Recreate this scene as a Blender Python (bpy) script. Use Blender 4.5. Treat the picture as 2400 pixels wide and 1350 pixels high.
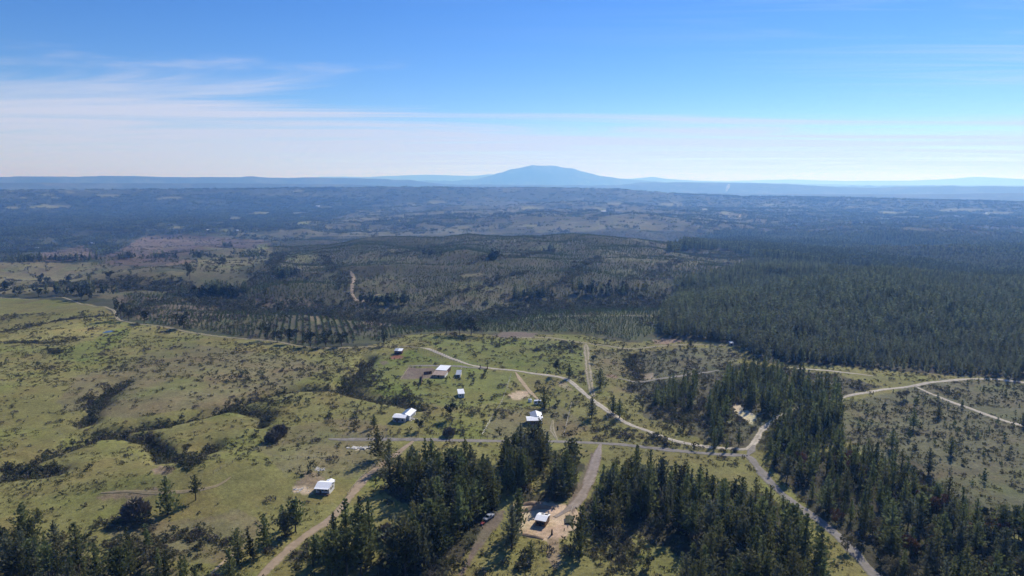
import bpy, math, random
import numpy as np
from mathutils import Vector, Matrix, Euler

for o in list(bpy.data.objects):
    bpy.data.objects.remove(o)
scene = bpy.context.scene
R = math.radians
rng = np.random.default_rng(7)
random.seed(7)

# ------------------------------------------------------------------ camera
CAM_H = 120.0
FOC = 1600.0                                   # focal length in pixels of the 2400 px wide photograph
HORIZON = 431.0
PITCH = math.atan((675.0 - HORIZON) / FOC)
cam_data = bpy.data.cameras.new('camera')
cam_data.sensor_width = 36.0
cam_data.lens = 36.0 * FOC / 2400.0
cam_data.clip_start = 1.0
cam_data.clip_end = 200000.0
cam = bpy.data.objects.new('camera', cam_data)
scene.collection.objects.link(cam)
cam.location = (0, 0, CAM_H)
cam.rotation_euler = (R(90) - PITCH, 0, 0)
scene.camera = cam

# ------------------------------------------------------------------ sky and sun
SUN_AZ = 33.0                                  # degrees to the right of the view direction
SUN_EL = 37.0
world = bpy.data.worlds.new('World')
scene.world = world
world.use_nodes = True
wt = world.node_tree
wt.nodes.clear()


def N(tree, t, **kw):
    n = tree.nodes.new(t)
    for k, v in kw.items():
        if k == 'inp':
            for i, val in v.items():
                n.inputs[i].default_value = val
        else:
            setattr(n, k, v)
    return n


def L(tree, a, b):
    tree.links.new(a, b)


w_out = N(wt, 'ShaderNodeOutputWorld')
w_bg = N(wt, 'ShaderNodeBackground', inp={'Strength': 0.121})
w_sky = N(wt, 'ShaderNodeTexSky', sky_type='NISHITA', sun_disc=False, sun_elevation=R(SUN_EL),
          sun_rotation=R(SUN_AZ), altitude=1200.0, air_density=1.0, dust_density=0.0, ozone_density=6.0)
# thin cirrus: noise on a plane high above the ground, drawn out into streaks
w_geo = N(wt, 'ShaderNodeTexCoord')
w_sep = N(wt, 'ShaderNodeSeparateXYZ')
L(wt, w_geo.outputs['Generated'], w_sep.inputs[0])


def wmath(op, a, b=None, clamp=False):
    n = N(wt, 'ShaderNodeMath', operation=op, use_clamp=clamp)
    for i, v in enumerate((a, b)):
        if v is None:
            continue
        if isinstance(v, (int, float)):
            n.inputs[i].default_value = v
        else:
            L(wt, v, n.inputs[i])
    return n.outputs[0]


def wramp(v, a, b, lo=0.0, hi=1.0):
    n = N(wt, 'ShaderNodeMapRange', interpolation_type='SMOOTHSTEP', inp={1: a, 2: b, 3: lo, 4: hi})
    L(wt, v, n.inputs[0])
    return n.outputs[0]


zz = wmath('ADD', wmath('MAXIMUM', w_sep.outputs[2], 0.0), 0.012)
pxs = wmath('DIVIDE', w_sep.outputs[0], zz)
pys = wmath('DIVIDE', w_sep.outputs[1], zz)


def cloud_noise(sx, sy, rot, scale, detail, rough, dist=0.0):
    comb = N(wt, 'ShaderNodeCombineXYZ')
    L(wt, pxs, comb.inputs[0])
    L(wt, pys, comb.inputs[1])
    mp = N(wt, 'ShaderNodeMapping')
    mp.inputs['Rotation'].default_value = (0, 0, R(rot))
    mp.inputs['Scale'].default_value = (sx, sy, 1)
    L(wt, comb.outputs[0], mp.inputs[0])
    n = N(wt, 'ShaderNodeTexNoise', noise_dimensions='2D', inp={'Scale': scale, 'Detail': detail, 'Roughness': rough, 'Distortion': dist})
    L(wt, mp.outputs[0], n.inputs['Vector'])
    return n.outputs[0]


n_bank = cloud_noise(0.09, 0.24, 18, 0.9, 8, 0.66, 1.3)
n_fine = cloud_noise(0.35, 2.4, 52, 1.0, 7, 0.65, 0.5)
n_wisp = cloud_noise(0.085, 0.36, 14, 1.0, 8, 0.66, 1.6)
n_big = cloud_noise(0.16, 0.16, 0, 0.55, 2, 0.5)
# far bank of cirrostratus: it begins some 10 cloud heights away
dist = wmath('SQRT', wmath('ADD', wmath('MULTIPLY', pxs, pxs), wmath('MULTIPLY', pys, pys)))
edge = wmath('ADD', dist, wmath('MULTIPLY', wmath('SUBTRACT', n_bank, 0.5), 14.0))
edge = wmath('SUBTRACT', edge, wmath('MULTIPLY', pxs, 0.42))
bank = wramp(edge, 7.6, 11.8, 0.0, 0.96)
bank = wmath('MULTIPLY', bank, wramp(n_wisp, 0.32, 0.58, 0.52, 1.0))
streak = wmath('MULTIPLY', wramp(n_fine, 0.40, 0.78, 0.0, 0.34), wramp(wmath('ADD', n_big, wmath('MULTIPLY', wmath('DIVIDE', pxs, dist), 0.5)), 0.60, 0.86))
cover = wmath('MAXIMUM', bank, streak, clamp=True)
w_mix = N(wt, 'ShaderNodeMix', data_type='RGBA')
L(wt, cover, w_mix.inputs[0])
w_hsv = N(wt, 'ShaderNodeHueSaturation', inp={'Hue': 0.515, 'Saturation': 1.22, 'Value': 1.0})
L(wt, w_sky.outputs[0], w_hsv.inputs['Color'])
L(wt, w_hsv.outputs[0], w_mix.inputs[6])
w_mix.inputs[7].default_value = (5.0, 5.6, 7.5, 1)
L(wt, w_mix.outputs[2], w_bg.inputs[0])
L(wt, w_bg.outputs[0], w_out.inputs[0])
world.cycles.sampling_method = 'MANUAL'
world.cycles.sample_map_resolution = 1024

sun_data = bpy.data.lights.new('sun', 'SUN')
sun_data.energy = 5.0
sun_data.angle = R(0.53)
sun_data.color = (1.0, 0.965, 0.92)
sun = bpy.data.objects.new('sun', sun_data)
scene.collection.objects.link(sun)
sdir = Vector((math.sin(R(SUN_AZ)) * math.cos(R(SUN_EL)), math.cos(R(SUN_AZ)) * math.cos(R(SUN_EL)), math.sin(R(SUN_EL))))
sun.rotation_euler = sdir.to_track_quat('Z', 'Y').to_euler()
sun.location = sdir * 400

scene.view_settings.view_transform = 'Standard'
scene.view_settings.look = 'None'
scene.view_settings.gamma = 1.0
scene.view_settings.exposure = 0.0
scene.view_settings.use_curve_mapping = False
scene.render.engine = 'CYCLES'
cy = scene.cycles
cy.max_bounces = 5
cy.diffuse_bounces = 2
cy.glossy_bounces = 2
cy.transmission_bounces = 2
cy.transparent_max_bounces = 8
cy.volume_bounces = 2
cy.use_denoising = True
cy.use_adaptive_sampling = False
try:
    cy.denoiser = 'OPENIMAGEDENOISE'
    cy.denoising_prefilter = 'ACCURATE'
except Exception:
    pass
cy.sample_clamp_indirect = 4.0

# ------------------------------------------------------------------ terrain heights
def _h(ix, iy, s):
    n = (ix.astype(np.int64) * 374761393 + iy.astype(np.int64) * 668265263 + s * 1442695041) & 0x7fffffff
    n = ((n ^ (n >> 13)) * 1274126177) & 0x7fffffff
    n = n ^ (n >> 16)
    return (n & 0xffff) / 65535.0


def vnoise(x, y, s=0):
    x0 = np.floor(x)
    y0 = np.floor(y)
    fx = x - x0
    fy = y - y0
    ux = fx * fx * fx * (fx * (fx * 6 - 15) + 10)
    uy = fy * fy * fy * (fy * (fy * 6 - 15) + 10)
    ix = x0.astype(np.int64)
    iy = y0.astype(np.int64)
    a = _h(ix, iy, s)
    b = _h(ix + 1, iy, s)
    c = _h(ix, iy + 1, s)
    d = _h(ix + 1, iy + 1, s)
    return (a + (b - a) * ux) * (1 - uy) + (c + (d - c) * ux) * uy


def fbm(x, y, octv=4, s=0, gain=0.5):
    v = np.zeros_like(x)
    amp = 1.0
    tot = 0.0
    for i in range(octv):
        v += amp * (vnoise(x, y, s + i * 17) - 0.5)
        tot += amp
        amp *= gain
        x, y = x * 1.97 + y * 0.35 + 11.3, y * 1.97 - x * 0.35 + 5.1
    return v / tot * 2.0          # about -1..1


def ridged(x, y, octv=4, s=0):
    v = np.zeros_like(x)
    amp = 1.0
    tot = 0.0
    for i in range(octv):
        v += amp * (1 - np.abs(2 * vnoise(x, y, s + i * 31) - 1))
        tot += amp
        amp *= 0.5
        x, y = x * 2.03 + 3.7, y * 2.03 + 9.2
    return v / tot


def sstep(v, a, b):
    t = np.clip((v - a) / (b - a), 0, 1)
    return t * t * (3 - 2 * t)


CP, SP = math.cos(PITCH), math.sin(PITCH)


def ray(px, py):
    px = np.asarray(px, float)
    py = np.asarray(py, float)
    x = (px - 1200.0) / FOC
    v = (py - 675.0) / FOC
    return np.stack([x, CP - v * SP, -SP - v * CP], -1)


def flat(px, py):
    d = ray(px, py)
    t = -CAM_H / d[..., 2]
    return np.stack([d[..., 0] * t, d[..., 1] * t], -1)


def pdist(x, y, line):
    """distance to a polyline and the arc position along it"""
    best = np.full(x.shape, 1e9)
    for (ax, ay), (bx, by) in zip(line[:-1], line[1:]):
        dx, dy = bx - ax, by - ay
        t = np.clip(((x - ax) * dx + (y - ay) * dy) / (dx * dx + dy * dy + 1e-9), 0, 1)
        best = np.minimum(best, np.hypot(x - ax - t * dx, y - ay - t * dy))
    return best


# the gullies that cross the pastures (photograph pixels, laid on level ground)
GULLIES_PX = [
    ([(0, 1105), (70, 1075), (160, 1040), (230, 1012), (300, 1000), (390, 992), (470, 972), (540, 950), (620, 922), (700, 905),
      (790, 905), (830, 880), (850, 850), (865, 828)], 5.5, 5.5),
    ([(230, 1012), (300, 1018), (345, 1028), (375, 1050), (385, 1075), (405, 1092), (440, 1095), (470, 1070), (500, 1040)], 4.2, 4.8),
    ([(200, 985), (225, 950), (255, 920), (280, 895)], 3.5, 5.5),
    ([(790, 905), (850, 925), (900, 935), (960, 948), (985, 960)], 2.8, 5.5),
    ([(540, 950), (590, 965), (630, 975), (615, 995)], 3.0, 5.0),
    ([(0, 1115), (60, 1110), (130, 1105)], 3.0, 6.0),
    ([(0, 770), (120, 750), (250, 740)], 2.0, 8.0),
    ([(0, 800), (140, 800), (180, 790)], 2.0, 8.0),
    ([(2140, 1080), (2180, 1130), (2230, 1170), (2290, 1205)], 2.0, 6.0),
    ([(1480, 900), (1500, 860), (1475, 825)], 2.5, 9.0),
]
GULLIES = [(flat(*np.array(p, float).T), d, w) for p, d, w in GULLIES_PX]
VALLEY = flat(*np.array([(-200, 640), (150, 640), (330, 650), (440, 655), (560, 690), (700, 690), (850, 706), (1000, 722), (1150, 705),
                         (1280, 692), (1450, 690), (1560, 684), (1700, 672)], float).T)

RIDGES = [
    (6500., 800., [(-400, 447), (0, 446), (500, 443), (800, 440), (1000, 438), (1250, 440), (1450, 443), (1600, 455), (1750, 461), (1950, 463), (2100, 467), (2400, 474), (2800, 474)], 0.8),
    (10500., 900., [(-400, 428), (0, 428), (300, 429), (600, 430), (820, 432), (980, 440), (1400, 452), (1900, 455), (2150, 455), (2400, 452), (2800, 450)], 0.6),
    (14000., 1200., [(-400, 415), (0, 414), (150, 414), (300, 412.5), (420, 415), (560, 415), (590, 413), (640, 416), (740, 416), (860, 419), (960, 422), (1040, 432), (1450, 434),
                     (1500, 427), (1700, 428), (1850, 431), (1960, 438), (2050, 440), (2100, 437.5), (2250, 436.5), (2400, 437), (2800, 437)], 0.9),
    (20000., 1300., [(-400, 436), (860, 436), (930, 424), (1010, 423), (1060, 424), (1110, 421), (1140, 416), (1165, 408), (1190, 399), (1220, 392.5), (1245, 388), (1262, 389.5), (1280, 388.5),
                     (1305, 388.5), (1325, 392), (1340, 395), (1355, 399.5), (1375, 402.5), (1400, 410), (1435, 415.5), (1465, 419), (1520, 425), (1640, 429), (1800, 436), (2800, 436)], 1.8),
    (28000., 1500., [(-400, 434), (640, 434), (735, 416), (760, 413.5), (850, 415), (950, 410.5), (1000, 409), (1060, 411), (1110, 412), (1150, 408), (1180, 412), (1480, 419), (1530, 414.5),
                     (1560, 419), (1660, 425), (1850, 430), (2050, 434), (2800, 434)], 0.35),
    (40000., 1800., [(-400, 434), (1300, 434), (1500, 423), (1700, 424), (1850, 420.5), (1980, 424), (2120, 423), (2200, 421), (2260, 417), (2290, 414.5), (2340, 416.5), (2400, 420), (2800, 424)], 0.35),
]
for i, (Rr, sg, pts, j) in enumerate(RIDGES):
    p = np.array(pts, float)
    d = ray(p[:, 0], p[:, 1])
    RIDGES[i] = (Rr, sg, np.arctan2(d[:, 0], d[:, 1]), d[:, 2] / np.hypot(d[:, 0], d[:, 1]), j)


def gs(x, y, cx, cy, sx, sy, rot=0.0):
    c, s = math.cos(R(rot)), math.sin(R(rot))
    u = (x - cx) * c + (y - cy) * s
    v = -(x - cx) * s + (y - cy) * c
    return np.exp(-(u / sx) ** 2 - (v / sy) ** 2)


def relief(x, y):
    """spurs and hollows of the land beyond the pastures, metres"""
    return 16 * fbm(x / 260, y / 230, 4, 9) + 46 * (ridged(x / 560 + 0.15 * fbm(x / 300, y / 300, 2, 4), y / 620, 3, 15) - 0.60)


def zf(x, y):
    x = np.asarray(x, float)
    y = np.asarray(y, float)
    shp = x.shape
    x = x.ravel()
    y = y.ravel()
    r = np.hypot(x, y)
    z = (5.0 * fbm(x / 170, y / 170, 3, 3) + 3.6 * (ridged(x / 150 + 3.1, y / 120, 2, 33) - 0.6)) * sstep(r, 170, 400)
    z += 0.25 * fbm(x / 14, y / 14, 3, 40)
    near = r < 620
    if near.any():
        xn, yn = x[near], y[near]
        dz = np.zeros_like(xn)
        wob = 2.0 * fbm(xn / 11, yn / 11, 2, 77)
        for line, dep, w in GULLIES:
            d = np.maximum(pdist(xn, yn, line) + wob, 0)
            dz = np.minimum(dz, -dep * np.exp(-(d / w) ** 2) + 0.22 * dep * np.exp(-((d - 2.4 * w) / (1.2 * w)) ** 2) * 0)
        z[near] += dz
        # rounded pasture hump in the left foreground
        z[near] += 5.0 * gs(xn, yn, -125, 268, 42, 22, 12) * 1.35 + 4.0 * gs(xn, yn, -40, 345, 40, 26, 0)
    mid = (r > 400) & (r < 4000)
    xm, ym = x[mid], y[mid]
    dv = pdist(xm, ym, VALLEY)
    zm = -13 * np.exp(-(dv / 75) ** 2)
    zm += 34 * gs(xm, ym, 90, 1500, 620, 330) + 10 * gs(xm, ym, -560, 900, 240, 110, -12) + 15 * gs(xm, ym, -560, 1750, 380, 200, -15)
    zm += 22 * gs(xm, ym, 1100, 1600, 520, 520) + 7 * gs(xm, ym, 420, 760, 160, 120)
    zm += relief(xm, ym) * sstep(np.hypot(xm, ym), 600, 950) * (1 - 0.5 * sstep(np.hypot(xm, ym), 2500, 4000))
    z[mid] += zm
    z -= 78 * sstep(r, 520, 2400)
    far = sstep(r, 1700, 3600)
    az = np.arctan2(x, y)
    ctr = np.exp(-((az - R(2)) / R(17)) ** 2)
    rg = ridged(x / 900 + 0.3, y / 900, 5, 5) - 0.55
    z += far * (rg * (26 + 74 * ctr) + 26 * ctr - 6 + 16 * fbm(x / 420, y / 420, 3, 21) * (0.5 + ctr)) * (1 - 0.55 * sstep(r, 5200, 8000))
    z -= 26 * np.exp(-((r - 2700) / 400) ** 2) * (0.4 + ctr)
    fr = r > 3800
    rf, af = r[fr], az[fr]
    zb = z[fr]
    for Rr, sg, azs, sl, j in RIDGES:
        k = np.interp(np.abs(af) * np.sign(af), azs, sl)
        jag = fbm(af * 55, rf * 0 + Rr / 997., 4, int(Rr) % 97, 0.62) * j * 1.6 / FOC
        crest = CAM_H + Rr * (k + jag)
        Rw = Rr * (1 + 0.03 * fbm(af * 6, af * 0 + Rr / 3000., 2, 5))
        prof = np.exp(-((rf - Rw) / sg) ** 2)
        ero = 1 - 0.20 * ridged(x[fr] / 1500, y[fr] / 1500, 4, 8) * np.clip(prof * (1 - prof) * 4, 0, 1)
        zb = np.maximum(zb, -120 + (crest + 120) * prof * ero)
    z[fr] = zb
    return z.reshape(shp)


# polar sheet of ground around the camera's foot: fine in front, coarse behind
AZ0, AZ1, NAZ = R(-50), R(50), 640
R0, R1, NR = 22.0, 46000.0, 960
AZF = np.linspace(AZ0, AZ1, NAZ)
RR = R0 * (R1 / R0) ** (np.linspace(0, 1, NR))
_A, _R = np.meshgrid(AZF, RR)
GX, GY = np.sin(_A) * _R, np.cos(_A) * _R
GZ = zf(GX, GY)
LR0, DLR = math.log(R0), math.log(R1 / R0) / (NR - 1)


def zm(x, y):
    """height of the ground sheet itself"""
    x = np.asarray(x, float)
    y = np.asarray(y, float)
    a = (np.arctan2(x, y) - AZ0) / (AZ1 - AZ0) * (NAZ - 1)
    q = (np.log(np.hypot(x, y)) - LR0) / DLR
    a = np.clip(a, 0, NAZ - 1.001)
    q = np.clip(q, 0, NR - 1.001)
    ai = a.astype(int)
    qi = q.astype(int)
    fa = a - ai
    r0 = RR[qi]
    r1 = RR[qi + 1]
    fq = (np.hypot(x, y) - r0) / (r1 - r0)
    return ((GZ[qi, ai] * (1 - fa) + GZ[qi, ai + 1] * fa) * (1 - fq) + (GZ[qi + 1, ai] * (1 - fa) + GZ[qi + 1, ai + 1] * fa) * fq)


def G(px, py):
    """points of the ground seen at these pixels: first crossing of each sight line with the ground sheet"""
    d = ray(np.atleast_1d(px), np.atleast_1d(py)).reshape(-1, 3)
    hl = np.hypot(d[:, 0], d[:, 1])
    sl = d[:, 2] / hl
    a = np.clip((np.arctan2(d[:, 0], d[:, 1]) - AZ0) / (AZ1 - AZ0) * (NAZ - 1), 0, NAZ - 1.001)
    ai = a.astype(int)
    fa = a - ai
    out = np.zeros((len(d), 3))
    for k in range(len(d)):
        col = GZ[:, ai[k]] * (1 - fa[k]) + GZ[:, ai[k] + 1] * fa[k]
        diff = CAM_H + sl[k] * RR - col
        w = np.where(diff < 0)[0]
        i = w[0] if len(w) else NR - 1
        if i == 0:
            i = 1
        t = diff[i - 1] / (diff[i - 1] - diff[i] + 1e-9)
        r = RR[i - 1] + (RR[i] - RR[i - 1]) * min(max(t, 0), 1)
        out[k] = (d[k, 0] / hl[k] * r, d[k, 1] / hl[k] * r, CAM_H + sl[k] * r)
    return out


def dense(p, step=18.0, closed=False):
    p = [tuple(map(float, q)) for q in p]
    if closed:
        p = p + [p[0]]
    out = []
    for a, b in zip(p[:-1], p[1:]):
        n = max(1, int(math.hypot(b[0] - a[0], b[1] - a[1]) / step))
        for i in range(n):
            out.append((a[0] + (b[0] - a[0]) * i / n, a[1] + (b[1] - a[1]) * i / n))
    if not closed:
        out.append(p[-1])
    return np.array(out)


def WP(p, closed=False, step=18.0):
    q = dense(p, step, closed)
    return G(q[:, 0], q[:, 1])[:, :2]


def inside(x, y, poly):
    res = np.zeros(x.shape, bool)
    x0, y0 = poly.min(0)
    x1, y1 = poly.max(0)
    m = (x >= x0) & (x <= x1) & (y >= y0) & (y <= y1)
    if not m.any():
        return res
    xs, ys = x[m], y[m]
    c = np.zeros(xs.shape, bool)
    for (ax, ay), (bx, by) in zip(poly, np.roll(poly, -1, 0)):
        if ay == by:
            continue
        c ^= ((ay > ys) != (by > ys)) & (xs < (bx - ax) * (ys - ay) / (by - ay) + ax)
    res[m] = c
    return res
# ------------------------------------------------------------------ materials
def mat(name, base=(0.5, 0.5, 0.5), rough=0.8, var=0.0, vscale=1.0, rnd=0.0, spec=0.3, trans=0.0, bump=0.0, bscale=5.0, metal=0.0):
    """procedural material: base colour varied by noise in object space and by a random value per object"""
    m = bpy.data.materials.new(name)
    m.use_nodes = True
    t = m.node_tree
    t.nodes.clear()
    out = N(t, 'ShaderNodeOutputMaterial')
    b = N(t, 'ShaderNodeBsdfPrincipled', inp={'Roughness': rough, 'Metallic': metal})
    b.inputs['Specular IOR Level'].default_value = spec
    col = N(t, 'ShaderNodeRGB')
    col.outputs[0].default_value = (*base, 1)
    c = col.outputs[0]
    tc = N(t, 'ShaderNodeTexCoord')
    if var > 0:
        n = N(t, 'ShaderNodeTexNoise', inp={'Scale': vscale, 'Detail': 4, 'Roughness': 0.6})
        L(t, tc.outputs['Object'], n.inputs['Vector'])
        mr = N(t, 'ShaderNodeMapRange', inp={1: 0.25, 2: 0.75, 3: 1 - var, 4: 1 + var})
        L(t, n.outputs[0], mr.inputs[0])
        mx = N(t, 'ShaderNodeMix', data_type='RGBA', blend_type='MULTIPLY', inp={0: 1.0})
        L(t, c, mx.inputs[6])
        L(t, mr.outputs[0], mx.inputs[7])
        c = mx.outputs[2]
    if rnd > 0:
        oi = N(t, 'ShaderNodeObjectInfo')
        mr = N(t, 'ShaderNodeMapRange', inp={1: 0, 2: 1, 3: 1 - rnd, 4: 1 + rnd})
        L(t, oi.outputs['Random'], mr.inputs[0])
        mr2 = N(t, 'ShaderNodeMapRange', inp={1: 0, 2: 1, 3: 0.5 - 0.045 * rnd, 4: 0.5 + 0.03 * rnd})
        wn = N(t, 'ShaderNodeTexWhiteNoise', noise_dimensions='1D')
        L(t, oi.outputs['Random'], wn.inputs['W'])
        L(t, wn.outputs[0], mr2.inputs[0])
        hs = N(t, 'ShaderNodeHueSaturation')
        L(t, mr.outputs[0], hs.inputs['Value'])
        L(t, mr2.outputs[0], hs.inputs['Hue'])
        L(t, c, hs.inputs['Color'])
        c = hs.outputs[0]
    L(t, c, b.inputs['Base Color'])
    if bump > 0:
        n2 = N(t, 'ShaderNodeTexNoise', inp={'Scale': bscale, 'Detail': 3})
        L(t, tc.outputs['Object'], n2.inputs['Vector'])
        bp = N(t, 'ShaderNodeBump', inp={'Strength': bump, 'Distance': 0.1})
        L(t, n2.outputs[0], bp.inputs['Height'])
        L(t, bp.outputs[0], b.inputs['Normal'])
    sh = b.outputs[0]
    if trans > 0:
        tr = N(t, 'ShaderNodeBsdfTranslucent')
        L(t, c, tr.inputs[0])
        ms = N(t, 'ShaderNodeMixShader', inp={0: trans})
        L(t, sh, ms.inputs[1])
        L(t, tr.outputs[0], ms.inputs[2])
        sh = ms.outputs[0]
    L(t, sh, out.inputs[0])
    return m


def ground_material():
    m = bpy.data.materials.new('ground_cover')
    m.use_nodes = True
    t = m.node_tree
    t.nodes.clear()
    out = N(t, 'ShaderNodeOutputMaterial')
    b = N(t, 'ShaderNodeBsdfPrincipled', inp={'Roughness': 0.95})
    b.inputs['Specular IOR Level'].default_value = 0.1
    at = N(t, 'ShaderNodeAttribute', attribute_name='cover')
    gm = N(t, 'ShaderNodeNewGeometry')

    def noise(scale, detail, rough, lo, hi, a, bb):
        n = N(t, 'ShaderNodeTexNoise', inp={'Scale': scale, 'Detail': detail, 'Roughness': rough})
        L(t, gm.outputs['Position'], n.inputs['Vector'])
        mr = N(t, 'ShaderNodeMapRange', inp={1: lo, 2: hi, 3: a, 4: bb})
        L(t, n.outputs[0], mr.inputs[0])
        return mr.outputs[0]

    c = at.outputs['Color']
    # dry and lush patches
    dry = N(t, 'ShaderNodeMix', data_type='RGBA', blend_type='MULTIPLY')
    L(t, noise(0.035, 5, 0.65, 0.46, 0.70, 0.0, 0.8), dry.inputs[0])
    L(t, c, dry.inputs[6])
    dry.inputs[7].default_value = (1.05, 0.86, 0.92, 1)
    lush = N(t, 'ShaderNodeMix', data_type='RGBA', blend_type='MULTIPLY')
    L(t, noise(0.021, 4, 0.6, 0.5, 0.72, 0.0, 0.8), lush.inputs[0])
    L(t, dry.outputs[2], lush.inputs[6])
    lush.inputs[7].default_value = (0.84, 1.06, 0.66, 1)
    c = lush.outputs[2]
    for sc, a, bb in ((0.11, 0.80, 1.20), (0.7, 0.72, 1.28), (3.0, 0.70, 1.30)):
        mx = N(t, 'ShaderNodeMix', data_type='RGBA', blend_type='MULTIPLY', inp={0: 1.0})
        L(t, c, mx.inputs[6])
        L(t, noise(sc, 4, 0.6, 0.28, 0.72, a, bb), mx.inputs[7])
        c = mx.outputs[2]
    L(t, c, b.inputs['Base Color'])
    n2 = N(t, 'ShaderNodeTexNoise', inp={'Scale': 1.3, 'Detail': 5, 'Roughness': 0.65})
    L(t, gm.outputs['Position'], n2.inputs['Vector'])
    bp = N(t, 'ShaderNodeBump', inp={'Strength': 0.55, 'Distance': 0.35})
    L(t, n2.outputs[0], bp.inputs['Height'])
    L(t, bp.outputs[0], b.inputs['Normal'])
    L(t, b.outputs[0], out.inputs[0])
    return m


# ------------------------------------------------------------------ land cover (true colours of what grows or lies there)
PASTURE = (0.200, 0.188, 0.064)
LUSH = (0.165, 0.178, 0.050)
DRY = (0.185, 0.166, 0.078)
PALE = (0.172, 0.158, 0.080)
HEATH = (0.142, 0.138, 0.074)
SCRUB = (0.105, 0.100, 0.056)
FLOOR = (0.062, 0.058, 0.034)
PLANT = (0.098, 0.094, 0.054)
CLEAR = (0.135, 0.104, 0.070)
DIRT = (0.500, 0.395, 0.255)
SAND = (0.560, 0.470, 0.330)
MUD = (0.172, 0.138, 0.102)
RED = (0.250, 0.115, 0.070)
FIELD = (0.170, 0.185, 0.070)

NEARLAND = [(-700, 690), (0, 697), (100, 702), (180, 708), (250, 720), (272, 750), (400, 768), (500, 786), (640, 800), (730, 815), (860, 812),
            (905, 800), (960, 784), (1050, 782), (1200, 785), (1350, 783), (1480, 803), (1560, 798), (1640, 800), (1720, 806), (1760, 832), (1800, 852),
            (1960, 856), (2100, 868), (2220, 882), (2330, 886), (2420, 892), (3100, 950), (3100, 1900), (-700, 1900)]
FOREST = [(1545, 778), (1552, 738), (1590, 700), (1578, 668), (1700, 640), (1778, 606), (1690, 585), (1560, 592), (1600, 572), (1690, 548), (1800, 532),
          (2000, 522), (2200, 512), (2420, 506), (3000, 500), (3000, 930), (2420, 892), (2330, 886), (2220, 882), (2100, 868), (1960, 856), (1800, 852), (1760, 832), (1720, 806),
          (1640, 795), (1560, 792)]
LEFTWOOD = [(-600, 470), (0, 470), (300, 455), (740, 462), (900, 470), (830, 500), (640, 545), (420, 545), (330, 553), (250, 600), (100, 607), (-600, 640)]
CLEARCUT = [(235, 610), (330, 556), (420, 549), (500, 556), (640, 566), (620, 585), (470, 612), (380, 625), (250, 622)]
CLEARCUT2 = [(20, 608), (120, 590), (200, 575), (250, 605), (120, 612)]
GRASSHILL = [(-400, 618), (60, 614), (210, 618), (330, 628), (440, 640), (400, 662), (300, 682), (150, 690), (-400, 690)]
MIDHILLS = [(560, 548), (700, 520), (860, 480), (1100, 470), (1300, 474), (1600, 474), (1900, 478), (1900, 500), (1700, 540), (1500, 540), (1300, 545), (1000, 552), (700, 560)]
PLANT_HILL = [(290, 690), (420, 690), (560, 700), (620, 640), (640, 580), (740, 555), (1000, 552), (1500, 541), (1650, 545), (1600, 572), (1560, 592), (1690, 585), (1778, 606), (1700, 640),
              (1578, 668), (1590, 700), (1552, 738), (1545, 778), (1480, 800), (1350, 780), (1050, 778), (960, 782), (900, 800), (730, 810), (560, 788), (440, 770), (290, 748)]
ROWS = [(590, 790), (620, 760), (700, 738), (790, 738), (850, 770), (820, 806), (720, 810)]
GREENBAND = [(860, 800), (900, 775), (1000, 735), (1200, 724), (1400, 716), (1540, 720), (1548, 775), (1480, 795), (1350, 778), (1050, 776), (960, 780)]

COVERS = []     # (colour, polygon, softness of the outline in metres)


def cover(col, px, jag=4.0, step=18.0):
    COVERS.append((col, WP(px, True, step), jag))


cover(PLANT, PLANT_HILL, 40)
cover((0.108, 0.116, 0.056), GREENBAND, 12)
for q in ([(880, 690), (960, 688), (1010, 700), (960, 712), (890, 706)], [(640, 600), (720, 590), (760, 604), (690, 616)], [(1040, 660), (1120, 655), (1150, 668), (1080, 676)], [(1400, 640), (1500, 632), (1540, 646), (1450, 656)],
          [(1180, 580), (1300, 574), (1360, 584), (1260, 592)], [(760, 640), (815, 630), (818, 660), (780, 668)], [(300, 690), (400, 694), (470, 702), (400, 708)]):
    cover((0.125, 0.128, 0.058), q, 30)
cover((0.118, 0.114, 0.064), MIDHILLS, 90)
cover((0.060, 0.066, 0.038), LEFTWOOD, 90)
cover((0.142, 0.120, 0.078), [(290, 700), (420, 692), (560, 700), (760, 712), (700, 730), (560, 742), (420, 764), (292, 746)], 25)
cover((0.150, 0.140, 0.075), [(150, 690), (300, 684), (430, 660), (470, 668), (400, 692), (260, 706)], 30)
cover(CLEAR, CLEARCUT, 40)
cover(CLEAR, CLEARCUT2, 18)
cover(PALE, GRASSHILL, 45)
cover((0.135, 0.128, 0.064), [(430, 600), (520, 580), (620, 582), (640, 600), (560, 640), (450, 650)], 50)
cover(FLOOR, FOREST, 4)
cover(PASTURE, NEARLAND, 3)
cover(HEATH, [(1900, 960), (2060, 925), (2210, 890), (2400, 892), (2700, 900), (2700, 1330), (2400, 1260), (2200, 1180), (2060, 1090), (1990, 1040)], 6)
cover(SCRUB, [(1480, 905), (1560, 880), (1700, 850), (1800, 860), (1960, 880), (2060, 905), (1900, 960), (1980, 1040), (1850, 1060), (1700, 1045), (1560, 1010), (1500, 960)], 5)
cover(HEATH, [(1480, 890), (1480, 830), (1560, 820), (1700, 812), (1740, 840), (1640, 868), (1560, 888)], 6)
cover(PASTURE, [(1390, 905), (1460, 915), (1500, 930), (1510, 960), (1470, 975), (1420, 945)], 3)
cover(PASTURE, [(1480, 985), (1560, 985), (1620, 1010), (1600, 1020), (1530, 1005)], 2)
cover(PASTURE, [(1870, 850), (2000, 860), (2080, 885), (2000, 885), (1880, 868)], 3)
cover(LUSH, [(985, 790), (1100, 790), (1340, 800), (1370, 830), (1360, 880), (1200, 866), (1100, 850), (1040, 830)], 5)
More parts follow.
